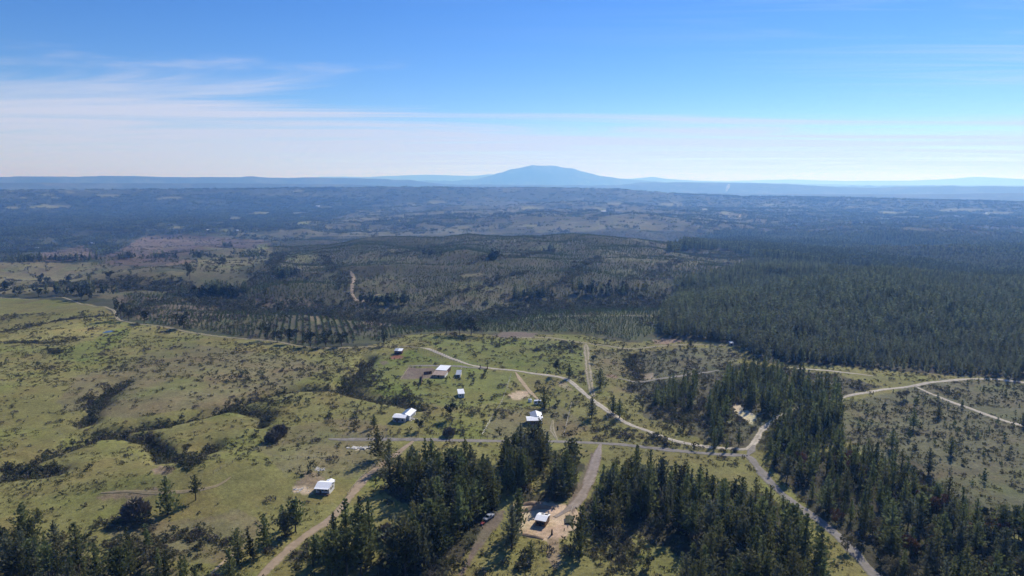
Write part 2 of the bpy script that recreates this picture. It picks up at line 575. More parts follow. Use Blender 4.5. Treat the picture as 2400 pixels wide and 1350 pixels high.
cover(LUSH, [(830, 905), (870, 840), (960, 820), (1050, 850), (1110, 862), (1200, 880), (1180, 940), (1080, 960), (980, 945), (880, 925)], 6)
cover(LUSH, [(110, 830), (200, 800), (270, 770), (320, 770), (250, 820), (180, 850)], 6)
cover(DRY, [(180, 880), (420, 800), (620, 830), (760, 860), (640, 910), (480, 960), (300, 980), (180, 960)], 14)
cover(DRY, [(560, 1180), (500, 1200), (380, 1215), (240, 1235), (330, 1290), (520, 1310), (640, 1230)], 10)
cover(DRY, [(640, 1010), (780, 990), (900, 1000), (930, 1090), (820, 1110), (660, 1090), (600, 1050)], 10)
cover(DRY, [(1190, 960), (1300, 950), (1380, 990), (1340, 1025), (1200, 1028), (1120, 1020)], 8)
cover(DRY, [(1380, 835), (1450, 820), (1470, 880), (1400, 900)], 6)
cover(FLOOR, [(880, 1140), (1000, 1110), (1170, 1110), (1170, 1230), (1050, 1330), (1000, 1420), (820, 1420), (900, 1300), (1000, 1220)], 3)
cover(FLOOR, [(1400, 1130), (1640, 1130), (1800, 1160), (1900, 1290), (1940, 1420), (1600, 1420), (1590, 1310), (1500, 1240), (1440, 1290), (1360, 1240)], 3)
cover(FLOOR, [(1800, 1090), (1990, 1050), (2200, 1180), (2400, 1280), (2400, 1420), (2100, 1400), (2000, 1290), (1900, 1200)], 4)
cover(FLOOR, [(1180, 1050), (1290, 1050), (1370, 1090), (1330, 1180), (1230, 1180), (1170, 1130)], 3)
cover(PASTURE, [(1240, 1090), (1290, 1085), (1300, 1140), (1250, 1165)], 3)
cover(DRY, [(-100, 1260), (120, 1270), (260, 1300), (480, 1340), (480, 1420), (-100, 1420)], 8)
# bare ground
cover(DIRT, [(1206, 1203), (1240, 1188), (1290, 1178), (1340, 1186), (1362, 1200), (1352, 1234), (1325, 1262), (1285, 1268), (1230, 1258), (1206, 1240)], 1.6, 8)
cover(DIRT, [(1205, 1178), (1260, 1176), (1300, 1180), (1240, 1190), (1206, 1194)], 1.0, 8)
cover((0.27, 0.215, 0.13), [(1280, 1262), (1310, 1262), (1312, 1320), (1300, 1345), (1285, 1300)], 1.5)
cover(MUD, [(1330, 1190), (1355, 1130), (1376, 1085), (1388, 1060), (1398, 1060), (1400, 1085), (1392, 1130), (1362, 1185), (1340, 1205)], 1.0, 8)
cover(MUD, [(1130, 1235), (1160, 1205), (1185, 1190), (1180, 1215), (1155, 1250), (1115, 1300), (1085, 1350), (1075, 1350), (1110, 1275)], 1.5, 8)
cover(SAND, [(1716, 950), (1735, 950), (1758, 965), (1772, 972), (1770, 990), (1758, 993), (1735, 975), (1718, 962)], 1.5, 8)
cover(DIRT, [(684, 1145), (710, 1138), (735, 1138), (742, 1152), (720, 1158), (690, 1154)], 1.0, 8)
cover((0.24, 0.19, 0.115), [(690, 1138), (715, 1110), (740, 1108), (760, 1120), (748, 1145)], 1.5, 8)
cover(SAND, [(826, 1050), (845, 1047), (870, 1046), (872, 1050), (850, 1053), (830, 1053)], 0.4, 6)
cover(DIRT, [(1195, 925), (1215, 915), (1235, 915), (1245, 930), (1215, 938), (1198, 938)], 1.5, 8)
cover((0.33, 0.27, 0.16), [(1305, 895), (1325, 895), (1345, 912), (1335, 916), (1312, 906)], 1.2, 8)
cover(MUD, [(957, 862), (1000, 862), (1030, 866), (1020, 886), (950, 890), (940, 887)], 0.8, 8)
cover(RED, [(912, 836), (935, 832), (948, 834), (940, 841), (918, 841)], 0.6, 6)
cover(MUD, [(890, 848), (905, 846), (912, 852), (895, 856)], 0.6, 6)
cover(MUD, [(1150, 786), (1180, 778), (1260, 780), (1250, 790), (1180, 792)], 3)
cover(DIRT, [(1505, 877), (1530, 873), (1533, 888), (1510, 890)], 1.0, 8)
cover((0.28, 0.20, 0.135), [(1420, 876), (1448, 880), (1448, 888), (1422, 884)], 1.0, 8)
cover((0.28, 0.20, 0.135), [(1530, 797), (1570, 793), (1600, 800), (1570, 806), (1535, 806)], 2.0, 8)
cover((0.26, 0.20, 0.12), [(355, 1100), (385, 1090), (410, 1098), (395, 1112), (360, 1114)], 1.0, 8)
cover((0.24, 0.185, 0.105), [(220, 1165), (280, 1148), (380, 1146), (390, 1158), (300, 1166), (235, 1172)], 2.0, 8)
cover((0.20, 0.165, 0.095), [(1075, 643), (1130, 640), (1135, 648), (1085, 652)], 6)
cover((0.17, 0.14, 0.095), [(845, 760), (880, 748), (930, 752), (890, 764)], 5)
cover((0.17, 0.14, 0.095), [(725, 742), (745, 740), (755, 762), (740, 770)], 3)
cover(FIELD, [(690, 522), (722, 519), (724, 526), (696, 528)], 8)
cover(FIELD, [(600, 575), (628, 570), (628, 584), (604, 586)], 8)
# far fields
for px, py, w, h in ((110, 456, 42, 4), (165, 450, 22, 3), (250, 458, 70, 6), (400, 464, 60, 7), (325, 442, 18, 3), (120, 484, 110, 9), (55, 463, 12, 3), (30, 487, 50, 6),
                     (700, 449, 40, 4), (130, 464, 26, 4), (420, 533, 60, 6), (530, 541, 40, 5), (240, 498, 20, 3), (610, 500, 60, 7), (760, 486, 46, 5), (1020, 474, 60, 8),
                     (1100, 487, 50, 10), (1250, 487, 60, 8), (1400, 490, 50, 8), (1440, 478, 50, 6), (1240, 530, 40, 6), (1560, 480, 50, 8), (1700, 500, 30, 8), (1650, 492, 30, 6),
                     (1800, 480, 30, 5), (1250, 555, 14, 2), (1050, 555, 30, 3), (1040, 568, 24, 3), (920, 590, 30, 3), (2080, 500, 60, 8), (2250, 492, 120, 7), (2340, 500, 80, 8),
                     (2130, 547, 22, 5), (2170, 552, 14, 3), (1990, 485, 20, 4), (1630, 560, 40, 4), (860, 560, 40, 3), (1170, 560, 30, 2), (550, 512, 40, 6), (700, 500, 40, 5)):
    cover((0.165, 0.165, 0.080), [(px - w / 2, py + h * 0.2), (px - w * 0.2, py - h / 2), (px + w * 0.3, py - h * 0.4), (px + w / 2, py), (px + w * 0.2, py + h / 2), (px - w * 0.3, py + h * 0.45)], 14, 6)


def land_colour(x, y):
    shp = x.shape
    x = x.ravel()
    y = y.ravel()
    r = np.hypot(x, y)
    base = np.empty((len(x), 3))
    base[:] = (0.066, 0.072, 0.042)
    f1 = sstep(fbm(x / 320, y / 320, 5, 61), 0.10, 0.42)[:, None]
    base = base * (1 - f1) + np.array((0.105, 0.104, 0.058)) * f1
    f2 = sstep(fbm(x / 210, y / 130, 4, 88), 0.38, 0.55)[:, None]
    base = base * (1 - f2) + np.array((0.125, 0.125, 0.068)) * f2
    jx = fbm(x / 9, y / 9, 4, 200)
    jy = fbm(x / 9, y / 9, 4, 300)
    bxn = fbm(x / 90, y / 90, 5, 210, 0.6)
    byn = fbm(x / 90, y / 90, 5, 310, 0.6)
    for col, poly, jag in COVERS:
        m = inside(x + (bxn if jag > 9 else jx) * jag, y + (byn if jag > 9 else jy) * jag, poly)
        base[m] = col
    # gully beds are bare brown earth between the bushes
    near = r < 620
    for line, dep, w in GULLIES:
        d = pdist(x[near], y[near], line) + 3 * jx[near]
        k = np.exp(-(np.maximum(d, 0) / (0.9 * w)) ** 2)[:, None] * 0.8
        base[near] = base[near] * (1 - k) + np.array((0.130, 0.115, 0.066)) * k
    # beyond the pastures patches of dry grass alternate with low brush
    bey = (r > 640) & (r < 6000)
    k = sstep(fbm(x[bey] / 260, y[bey] / 230, 5, 777), -0.35, 0.35)[:, None]
    base[bey] *= 0.76 + 0.50 * k * np.array((1.06, 1.0, 0.9))
    v = (1 + 0.16 * fbm(x / 60, y / 60, 4, 400))[:, None]
    return (base * v).reshape(shp + (3,))


def new_obj(name, me, parent=None, link=True):
    o = bpy.data.objects.new(name, me)
    if link:
        scene.collection.objects.link(o)
    if parent is not None:
        o.parent = parent
    return o


def mesh(name, verts, faces, mats=(), smooth=False, mat_idx=None):
    me = bpy.data.meshes.new(name)
    me.from_pydata([tuple(map(float, v)) for v in verts], [], [tuple(int(i) for i in f) for f in faces])
    for m in mats:
        me.materials.append(m)
    if mat_idx is not None:
        me.polygons.foreach_set('material_index', np.asarray(mat_idx, np.int32))
    if smooth:
        me.polygons.foreach_set('use_smooth', np.ones(len(me.polygons), bool))
    me.update()
    return me


def mesh_np(name, co, quads, mats=(), smooth=True):
    me = bpy.data.meshes.new(name)
    me.vertices.add(len(co))
    me.vertices.foreach_set('co', np.ascontiguousarray(co, np.float32).ravel())
    k = quads.shape[1]
    me.loops.add(quads.size)
    me.loops.foreach_set('vertex_index', np.ascontiguousarray(quads, np.int32).ravel())
    me.polygons.add(len(quads))
    me.polygons.foreach_set('loop_start', np.arange(0, quads.size, k, dtype=np.int32))
    if smooth:
        me.polygons.foreach_set('use_smooth', np.ones(len(quads), bool))
    for m in mats:
        me.materials.append(m)
    me.update(calc_edges=True)
    me.validate()
    return me


def grid_quads(nr, nc, wrap=False):
    i, j = np.meshgrid(np.arange(nr - 1), np.arange(nc if wrap else nc - 1), indexing='ij')
    j2 = (j + 1) % nc
    return np.stack([i * nc + j, i * nc + j2, (i + 1) * nc + j2, (i + 1) * nc + j], -1).reshape(-1, 4)


def tag(o, label=None, cat=None, group=None, kind=None):
    for k, v in (('label', label), ('category', cat), ('group', group), ('kind', kind)):
        if v:
            o[k] = v
    return o


M_GROUND = ground_material()
AZB = np.concatenate([AZF, np.linspace(AZ1, AZ0 + 2 * math.pi, 66)[1:-1]])
_A, _R = np.meshgrid(AZB, RR)
TX, TY = np.sin(_A) * _R, np.cos(_A) * _R
TZ = np.empty_like(TX)
TZ[:, :NAZ] = GZ
TZ[:, NAZ:] = zf(TX[:, NAZ:], TY[:, NAZ:])
co = np.stack([TX, TY, TZ], -1).reshape(-1, 3)
q = grid_quads(NR, len(AZB), True)[:, ::-1]
me = mesh_np('terrain', co, q, [M_GROUND])
col = np.ones((len(co), 4), np.float32)
col[:, :3] = land_colour(TX, TY).reshape(-1, 3)
ca = me.color_attributes.new('cover', 'FLOAT_COLOR', 'POINT')
ca.data.foreach_set('color', col.ravel())
terrain = tag(new_obj('terrain', me), 'rolling green and brown countryside reaching to the hills', None, None, 'structure')
# ------------------------------------------------------------------ roads and tracks
def road_material(name, base, var, tracks=0.0, verge=(0.16, 0.15, 0.06)):
    m = bpy.data.materials.new(name)
    m.use_nodes = True
    t = m.node_tree
    t.nodes.clear()
    out = N(t, 'ShaderNodeOutputMaterial')
    b = N(t, 'ShaderNodeBsdfPrincipled', inp={'Roughness': 0.95})
    b.inputs['Specular IOR Level'].default_value = 0.1
    gm = N(t, 'ShaderNodeNewGeometry')
    at = N(t, 'ShaderNodeAttribute', attribute_name='across')
    col = N(t, 'ShaderNodeRGB')
    col.outputs[0].default_value = (*base, 1)
    n = N(t, 'ShaderNodeTexNoise', inp={'Scale': 0.35, 'Detail': 6, 'Roughness': 0.65})
    L(t, gm.outputs['Position'], n.inputs['Vector'])
    mr = N(t, 'ShaderNodeMapRange', inp={1: 0.25, 2: 0.75, 3: 1 - var, 4: 1 + var})
    L(t, n.outputs[0], mr.inputs[0])
    mx = N(t, 'ShaderNodeMix', data_type='RGBA', blend_type='MULTIPLY', inp={0: 1.0})
    L(t, col.outputs[0], mx.inputs[6])
    L(t, mr.outputs[0], mx.inputs[7])
    # grass creeping in from the edges and, on a two-wheel track, along the middle
    n2 = N(t, 'ShaderNodeTexNoise', inp={'Scale': 0.6, 'Detail': 4})
    L(t, gm.outputs['Position'], n2.inputs['Vector'])
    ab = N(t, 'ShaderNodeMath', operation='ABSOLUTE')
    L(t, at.outputs['Fac'], ab.inputs[0])
    ad = N(t, 'ShaderNodeMath', operation='MULTIPLY_ADD', inp={1: 1.1, 2: -0.55})
    L(t, n2.outputs[0], ad.inputs[0])
    sm = N(t, 'ShaderNodeMath', operation='ADD')
    L(t, ab.outputs[0], sm.inputs[0])
    L(t, ad.outputs[0], sm.inputs[1])
    ed = N(t, 'ShaderNodeMapRange', inp={1: 0.55, 2: 0.95, 3: 0.0, 4: 1.0})
    L(t, sm.outputs[0], ed.inputs[0])
    fac = ed.outputs[0]
    if tracks > 0:
        ce = N(t, 'ShaderNodeMapRange', inp={1: 0.12, 2: 0.34, 3: tracks, 4: 0.0})
        L(t, sm.outputs[0], ce.inputs[0])
        mxx = N(t, 'ShaderNodeMath', operation='MAXIMUM')
        L(t, fac, mxx.inputs[0])
        L(t, ce.outputs[0], mxx.inputs[1])
        fac = mxx.outputs[0]
    mg = N(t, 'ShaderNodeMix', data_type='RGBA')
    L(t, fac, mg.inputs[0])
    L(t, mx.outputs[2], mg.inputs[6])
    mg.inputs[7].default_value = (*verge, 1)
    L(t, mg.outputs[2], b.inputs['Base Color'])
    bp = N(t, 'ShaderNodeBump', inp={'Strength': 0.4, 'Distance': 0.1})
    L(t, n2.outputs[0], bp.inputs['Height'])
    L(t, bp.outputs[0], b.inputs['Normal'])
    L(t, b.outputs[0], out.inputs[0])
    return m


M_ROAD_W = road_material('pale_gravel', (0.50, 0.44, 0.35), 0.32, 0.28)
M_ROAD_G = road_material('grey_gravel', (0.25, 0.225, 0.20), 0.30, 0.22)
M_ROAD_T = road_material('tan_earth', (0.34, 0.26, 0.175), 0.25, 0.0)
M_TRACK = road_material('two_wheel_track', (0.34, 0.29, 0.20), 0.3, 0.8)
M_DIRTTRACK = road_material('worn_dirt', (0.33, 0.26, 0.15), 0.35, 0.5)
M_ROAD_B = road_material('brown_gravel', (0.29, 0.245, 0.205), 0.3, 0.25, (0.20, 0.15, 0.10))
M_ROAD_Y = road_material('yellow_earth', (0.42, 0.32, 0.20), 0.2, 0.0)


def smooth_line(p, step):
    """Catmull-Rom through world points, resampled"""
    p = np.asarray(p, float)
    e = np.vstack([2 * p[0] - p[1], p, 2 * p[-1] - p[-2]])
    out = []
    for i in range(len(p) - 1):
        a, b, c, d = e[i:i + 4]
        n = max(2, int(np.hypot(*(c - b)) / step))
        for t in np.arange(n) / n:
            out.append(0.5 * ((2 * b) + (c - a) * t + (2 * a - 5 * b + 4 * c - d) * t * t + (3 * b - a - 3 * c + d) * t ** 3))
    out.append(p[-1])
    return np.array(out)


ROADS = []


def ribbon(name, px, width, material, label, lift=0.10, step=2.5, worldpts=None):
    p = np.array(px, float) if worldpts is None else None
    w = G(p[:, 0], p[:, 1])[:, :2] if worldpts is None else worldpts
    c = smooth_line(w, step)
    t = np.gradient(c, axis=0)
    t /= np.linalg.norm(t, axis=1)[:, None] + 1e-9
    n = np.stack([-t[:, 1], t[:, 0]], -1)
    wob = 1 + 0.38 * fbm(c[:, 0] / 7, c[:, 1] / 7, 3, 90)
    nn = np.arange(len(c))
    wob *= 0.35 + 0.65 * np.clip(np.minimum(nn, len(c) - 1 - nn) / 5.0, 0, 1)
    K = 9
    u = np.linspace(-1, 1, K)
    P = c[:, None, :] + n[:, None, :] * (u[None, :, None] * (width / 2 * wob)[:, None, None])
    z = zm(P[..., 0], P[..., 1]) + lift * (1 - 0.55 * u[None, :] ** 4)
    z[:, 0] -= lift * 1.6
    z[:, -1] -= lift * 1.6
    co = np.concatenate([P, z[..., None]], -1).reshape(-1, 3)
    me = mesh_np(name, co, grid_quads(len(c), K)[:, ::-1], [material])
    at = me.attributes.new('across', 'FLOAT', 'POINT')
    at.data.foreach_set('value', np.tile(u, len(c)).astype(np.float32))
    o = new_obj(name, me)
    tag(o, label, None, None, 'structure')
    ROADS.append((c, width))
    return c


ribbon('gravel_road', [(985, 815), (1020, 824), (1060, 841), (1100, 855), (1140, 862), (1200, 868), (1260, 877), (1300, 882), (1330, 890), (1350, 905), (1385, 935), (1420, 960), (1465, 990),
                       (1520, 1011), (1570, 1030), (1640, 1045), (1720, 1052), (1752, 1052), (1772, 1032), (1788, 1005), (1830, 975), (1880, 955), (1920, 945), (1960, 935), (2020, 922), (2080, 912),
                       (2140, 905), (2200, 895), (2260, 889), (2330, 889), (2400, 897), (2520, 915)], 3.9, M_ROAD_W, 'winding pale gravel road crossing the valley pastures', 0.16)
ribbon('grey_road', [(770, 1029), (840, 1030), (900, 1030), (1050, 1032), (1180, 1034), (1300, 1035), (1420, 1040), (1500, 1047), (1600, 1058), (1700, 1066), (1750, 1069), (1772, 1090),
                     (1800, 1125), (1830, 1155), (1880, 1193), (1930, 1228), (1980, 1272), (2025, 1322), (2075, 1380), (2110, 1440)], 4.6, M_ROAD_G, 'straight grey gravel road above the pine stands, turning down at its end', 0.14)
ribbon('road_link', [(1752, 1068), (1760, 1058), (1768, 1044)], 5.0, M_ROAD_G, 'short grey link between the two gravel roads', 0.20, 1.5)
ribbon('grove_road', [(1408, 1040), (1400, 1065), (1386, 1110), (1370, 1150), (1350, 1180), (1325, 1198), (1300, 1212)], 4.8, M_ROAD_B, 'grey road dropping between the pine stands to the clearing', 0.13)
ribbon('earth_track', [(968, 1034), (940, 1056), (900, 1085), (862, 1115), (832, 1150), (802, 1188), (768, 1222), (732, 1245), (690, 1276), (640, 1322), (590, 1375), (540, 1430)], 4.4, M_ROAD_T, 'brown earth track climbing beside the pine stand', 0.14)
ribbon('straight_track', [(1373, 806), (1377, 850), (1381, 885), (1386, 912), (1392, 930)], 5.0, M_TRACK, 'straight two-wheel track through the green pasture', 0.12)
ribbon('upper_track', [(1180, 790), (1230, 791), (1290, 792), (1370, 804), (1430, 812), (1480, 818), (1540, 812), (1600, 808), (1690, 809), (1735, 812)], 3.6, M_TRACK, 'narrow track below the pine plantation', 0.12)
ribbon('spur_track', [(1208, 872), (1222, 893), (1240, 916), (1262, 937)], 3.4, M_ROAD_Y, 'short yellow earth spur from the gravel road', 0.12)
ribbon('boundary_road', [(-60, 696), (0, 698), (100, 701), (180, 709), (245, 719), (266, 728), (272, 742), (285, 752), (330, 760), (400, 769), (500, 787), (560, 793), (640, 800), (700, 811), (760, 816), (860, 813), (940, 812), (985, 815)],
       3.0, M_TRACK, 'pale road along the upper edge of the pastures', 0.18)
ribbon('farm_lane', [(1140, 865), (1100, 861), (1060, 858), (1000, 857), (955, 858)], 4.2, M_ROAD_G, 'grey lane leading to the farmyard', 0.12)
ribbon('heath_trail', [(2146, 906), (2200, 930), (2280, 960), (2360, 988), (2420, 1003), (2500, 1020)], 3.4, M_ROAD_W, 'thin pale trail across the heath', 0.12)
ribbon('bank_track', [(1448, 886), (1480, 894), (1520, 893), (1560, 886), (1620, 878), (1685, 868)], 4.0, M_ROAD_G, 'grey track along the scrub bank', 0.12)
ribbon('forest_track', [(1850, 862), (1900, 866), (1960, 871), (2050, 882)], 3.2, M_ROAD_W, 'pale track under the pine forest edge', 0.12)
ribbon('yard_track', [(1296, 985), (1294, 1005), (1300, 1020), (1307, 1033)], 3.0, M_TRACK, 'two-wheel track up to the white house', 0.12)
ribbon('hump_track', [(236, 1156), (300, 1152), (360, 1155), (425, 1153), (490, 1144), (520, 1133), (541, 1118)], 2.4, M_DIRTTRACK, 'worn dirt track round the pasture hump', 0.12)
ribbon('plantation_track', [(822, 636), (829, 655), (826, 690), (850, 706), (876, 694), (890, 690)], 5.5, M_ROAD_T, 'brown track in the plantation hollow', 0.25)
ribbon('plantation_ride', [(1130, 748), (1240, 746), (1400, 741), (1560, 742)], 3.2, M_TRACK, 'thin ride through the young plantation', 0.2)
ribbon('corner_track', [(492, 1348), (530, 1312), (572, 1284)], 2.6, M_ROAD_Y, 'short yellow track at the lower edge', 0.12)
ribbon('hill_road', [(1728, 512), (1735, 502), (1728, 494)], 10.0, M_ROAD_Y, 'reddish cut road on the far hillside', 0.5, 8)
ribbon('hill_road', [(1800, 482), (1801, 492), (1812, 497), (1822, 500)], 9.0, M_ROAD_Y, 'reddish zigzag road on the far hillside', 0.5, 8)


def off_roads(x, y, clear=1.0):
    ok = np.ones(x.shape, bool)
    for c, w in ROADS:
        m = (x > c[:, 0].min() - 10) & (x < c[:, 0].max() + 10) & (y > c[:, 1].min() - 10) & (y < c[:, 1].max() + 10) & ok
        if m.any():
            ok[m] = pdist(x[m], y[m], c[::3] if len(c) > 12 else c) > w / 2 + clear
    return ok


# ------------------------------------------------------------------ plant meshes
def cards(cen, axis, length, width, g, bend=0.0):
    """leaf-sized blades: one rhombus per centre, along its axis"""
    n = len(cen)
    axis = axis / (np.linalg.norm(axis, axis=1)[:, None] + 1e-9)
    r = g.normal(size=(n, 3))
    side = np.cross(axis, r)
    side /= np.linalg.norm(side, axis=1)[:, None] + 1e-9
    a = cen - axis * length[:, None] * 0.5
    b = cen + axis * length[:, None] * 0.5
    s = side * width[:, None] * 0.5
    v = np.stack([a, cen + s, b, cen - s], 1).reshape(-1, 3)
    f = np.arange(4 * n).reshape(n, 4)
    return v, f


def tube(pts, rad, seg=6):
    pts = np.asarray(pts, float)
    v = []
    for i, p in enumerate(pts):
        t = pts[min(i + 1, len(pts) - 1)] - pts[max(i - 1, 0)]
        t /= np.linalg.norm(t) + 1e-9
        a = np.cross(t, (0.3, 0.9, 0.1))
        a /= np.linalg.norm(a) + 1e-9
        b = np.cross(t, a)
        for k in range(seg):
            w = 2 * math.pi * k / seg
            v.append(p + (a * math.cos(w) + b * math.sin(w)) * rad[i])
    f = [(i * seg + k, i * seg + (k + 1) % seg, (i + 1) * seg + (k + 1) % seg, (i + 1) * seg + k) for i in range(len(pts) - 1) for k in range(seg)]
    return np.array(v), np.array(f)


def join(parts):
    vs, fs, o = [], [], 0
    for v, f in parts:
        vs.append(v)
        fs.append(np.asarray(f) + o)
        o += len(v)
    return np.concatenate(vs), np.concatenate(fs)


def pine_crown(seed, h=18.0, rad=3.5, whorls=26, nb=7, tufts=5, low=0.10, size=1.0, lean=0.0, taper=0.78):
    g = np.random.default_rng(seed)
    C, A, LN, W = [], [], [], []
    for k in range(whorls):
        t = low + (1 - low) * (k + g.uniform(-.3, .3)) / whorls
        t = min(t, 0.985)
        Lb = rad * (1 - t) ** taper * g.uniform(0.78, 1.12) * (0.72 + 0.28 * min(1, (t - low + 0.02) / 0.14)) + 0.25
        n = max(3, int(nb * (0.45 + 0.75 * (1 - t))))
        ph = g.uniform(0, 6.28)
        for j in range(n):
            if g.uniform() < 0.08:
                continue
            th = ph + 6.283 * j / n + g.uniform(-.35, .35)
            lb = Lb * g.uniform(0.5, 1.22)
            el = g.uniform(0.05, 0.45) + 0.5 * t
            dirv = np.array([math.cos(th) * math.cos(el), math.sin(th) * math.cos(el), math.sin(el)])
            m = max(2, int(tufts * (0.4 + lb / rad)))
            for q in range(m):
                s = (q + g.uniform(0.2, 0.9)) / m
                p = dirv * lb * s + np.array([0, 0, t * h + 0.12 * lb * s * s]) + g.normal(size=3) * 0.12 * lb * (0.4 + s)
                C.append(p)
                A.append(dirv * 0.7 + np.array([0, 0, g.uniform(0.1, 0.9)]) + g.normal(size=3) * 0.45)
                LN.append(size * g.uniform(0.8, 1.5) * (0.65 + 0.5 * (1 - t)))
                W.append(size * g.uniform(0.35, 0.7))
    C = np.array(C)
    C[:, 0] += lean * (C[:, 2] / h) ** 2 * h
    return cards(C, np.array(A), np.array(LN), np.array(W), g)


def trunk(seed, h, r, bend=0.3, seg=6, n=5):
    g = np.random.default_rng(seed)
    ts = np.linspace(0, 1, n)
    off = np.cumsum(g.normal(size=(n, 2)) * bend / n, 0)
    off[0] = 0
    pts = np.stack([off[:, 0], off[:, 1], ts * h - 0.3], -1)
    return tube(pts, r * (1 - 0.88 * ts) + 0.02, seg)


def blob_crown(seed, rx, rz, z0, n, blobs=9, leaf=0.45, hollow=0.55):
    """leaf blades on a cluster of uneven clumps"""
    g = np.random.default_rng(seed)
    C, A = [], []
    bc = g.normal(size=(blobs, 3)) * np.array([rx * 0.5, rx * 0.5, rz * 0.42])
    br = g.uniform(0.30, 0.58, blobs) * rx
    for i in range(n):
        k = g.integers(blobs)
        d = g.normal(size=3)
        d /= np.linalg.norm(d)
        rr = br[k] * (hollow + (1 - hollow) * g.uniform()) * g.uniform(0.85, 1.12)
        p = bc[k] + d * rr * np.array([1, 1, rz / rx * 0.9])
        C.append(p)
        A.append(d + g.normal(size=3) * 0.8 + np.array([0, 0, 0.3]))
    C = np.array(C)
    C[:, 2] += z0
    C[:, 2] = np.maximum(C[:, 2], 0.12 * leaf + g.uniform(0, 0.25, len(C)))
    ln = leaf * g.uniform(0.7, 1.6, len(C))
    return cards(C, np.array(A), ln, ln * g.uniform(0.4, 0.75, len(C)), g)


def limbs(seed, h, rad, n=6, r0=0.22):
    g = np.random.default_rng(seed)
    parts = [trunk(seed, h * 0.75, r0, 0.5)]
    for i in range(n):
        th = 6.283 * i / n + g.uniform(-.4, .4)
        z = h * g.uniform(0.25, 0.5)
        e = np.array([math.cos(th) * rad * g.uniform(.5, .85), math.sin(th) * rad * g.uniform(.5, .85), h * g.uniform(0.6, 0.9)])
        s = np.array([0, 0, z])
        m = (s + e) / 2 + np.array([math.cos(th), math.sin(th), 0]) * rad * 0.12
        parts.append(tube([s, m, e], [r0 * 0.5, r0 * 0.3, 0.03], 4))
    return join(parts)


def twigs(seed, rx, rz, n):
    """leafless bush: many thin upright twigs"""
    g = np.random.default_rng(seed)
    th = g.uniform(0, 6.283, n)
    q = np.sqrt(g.uniform(0, 1, n))
    e = np.stack([np.cos(th) * q * rx, np.sin(th) * q * rx, rz * (1 - 0.55 * q ** 2) * g.uniform(0.35, 1.0, n)], -1)
    ax = np.stack([np.cos(th) * q * 0.8, np.sin(th) * q * 0.8, np.ones(n) * 0.8], -1) + g.normal(size=(n, 3)) * 0.45
    ln = rz * g.uniform(0.22, 0.5, n)
    return cards(e * np.array([1, 1, 0.8]), ax, ln, ln * g.uniform(0.14, 0.32, n), g)


M_PINE = mat('pine_needles', (0.108, 0.128, 0.048), 0.75, 0.5, 0.35, 0.48, 0.25, 0.46)
M_PINE2 = mat('dull_pine_needles', (0.105, 0.115, 0.066), 0.8, 0.35, 0.35, 0.36, 0.2, 0.40)
M_FOREST = mat('forest_needles', (0.140, 0.166, 0.082), 0.8, 0.4, 0.2, 0.38, 0.2, 0.55)
M_FOREST2 = mat('dark_forest_needles', (0.106, 0.128, 0.066), 0.8, 0.4, 0.2, 0.38, 0.2, 0.5)
M_FOREST3 = mat('pale_forest_needles', (0.135, 0.150, 0.085), 0.8, 0.4, 0.2, 0.38, 0.2, 0.5)
M_PINE3 = mat('yellowish_pine_needles', (0.120, 0.125, 0.048), 0.8, 0.45, 0.35, 0.4, 0.2, 0.42)
M_YOUNG = mat('young_pine_needles', (0.090, 0.122, 0.052), 0.8, 0.3, 0.6, 0.35, 0.2, 0.30)
M_BARK = mat('bark', (0.085, 0.062, 0.046), 0.95, 0.35, 2.0)
M_LEAF = mat('dark_leaves', (0.092, 0.098, 0.048), 0.7, 0.35, 0.8, 0.40, 0.3, 0.28)
M_DARKLEAF = mat('shade_darkened_leaves', (0.052, 0.062, 0.028), 0.7, 0.35, 0.8, 0.3, 0.3, 0.12)  # shaded side of backlit trees, put into a darker leaf colour
M_OLIVE = mat('olive_leaves', (0.150, 0.140, 0.072), 0.8, 0.3, 0.8, 0.30, 0.2, 0.28)
M_TWIG = mat('bare_twigs', (0.150, 0.132, 0.098), 0.95, 0.3, 0.8, 0.28, 0.1, 0.05)
M_TUSSOCK = mat('rough_grass', (0.185, 0.172, 0.070), 0.95, 0.3, 0.8, 0.30, 0.1, 0.3)
M_YELLOW = mat('fresh_yellow_leaves', (0.190, 0.190, 0.050), 0.7, 0.3, 0.8, 0.2, 0.2, 0.3)
M_RUST = mat('rust_leaves', (0.150, 0.080, 0.038), 0.8, 0.3, 0.8, 0.2, 0.2, 0.2)

PINE = [(mesh_np('pine_crown', *pine_crown(100 + i, 18, 4.5 + 0.35 * (i % 3), 21, 7, 5, [0.08, 0.14, 0.05, 0.20, 0.12, 0.10, 0.28][i], 1.3, [0, .01, -.01, .015, 0, -.02, 0.02][i], [.68, .80, .60, .72, .85, .55, .50][i]), [[M_PINE, M_PINE, M_PINE3, M_PINE, M_PINE2, M_PINE3, M_PINE][i]], False),
         mesh_np('pine_trunk', *trunk(100 + i, 17.4, 0.30), [M_BARK])) for i in range(7)]
PINE += [(mesh_np('pine_crown', *pine_crown(190 + i, 16, 4.9, 17, 8, 6, 0.24, 1.5, 0.01, 0.42), [M_PINE2 if i else M_PINE], False), mesh_np('pine_trunk', *trunk(190 + i, 15, 0.3, 0.8), [M_BARK])) for i in range(3)]
BROAD = {}
for key, material in (('dark', M_DARKLEAF), ('olive', M_OLIVE), ('yellow', M_YELLOW), ('rust', M_RUST)):
    BROAD[key] = [(mesh_np('crown', *blob_crown(300 + i, 3.2, 3.2, 5.6, 900, 12, 0.62), [material], False),
                   mesh_np('trunk', *limbs(300 + i, 7.6, 3.0), [M_BARK])) for i in range(2)]
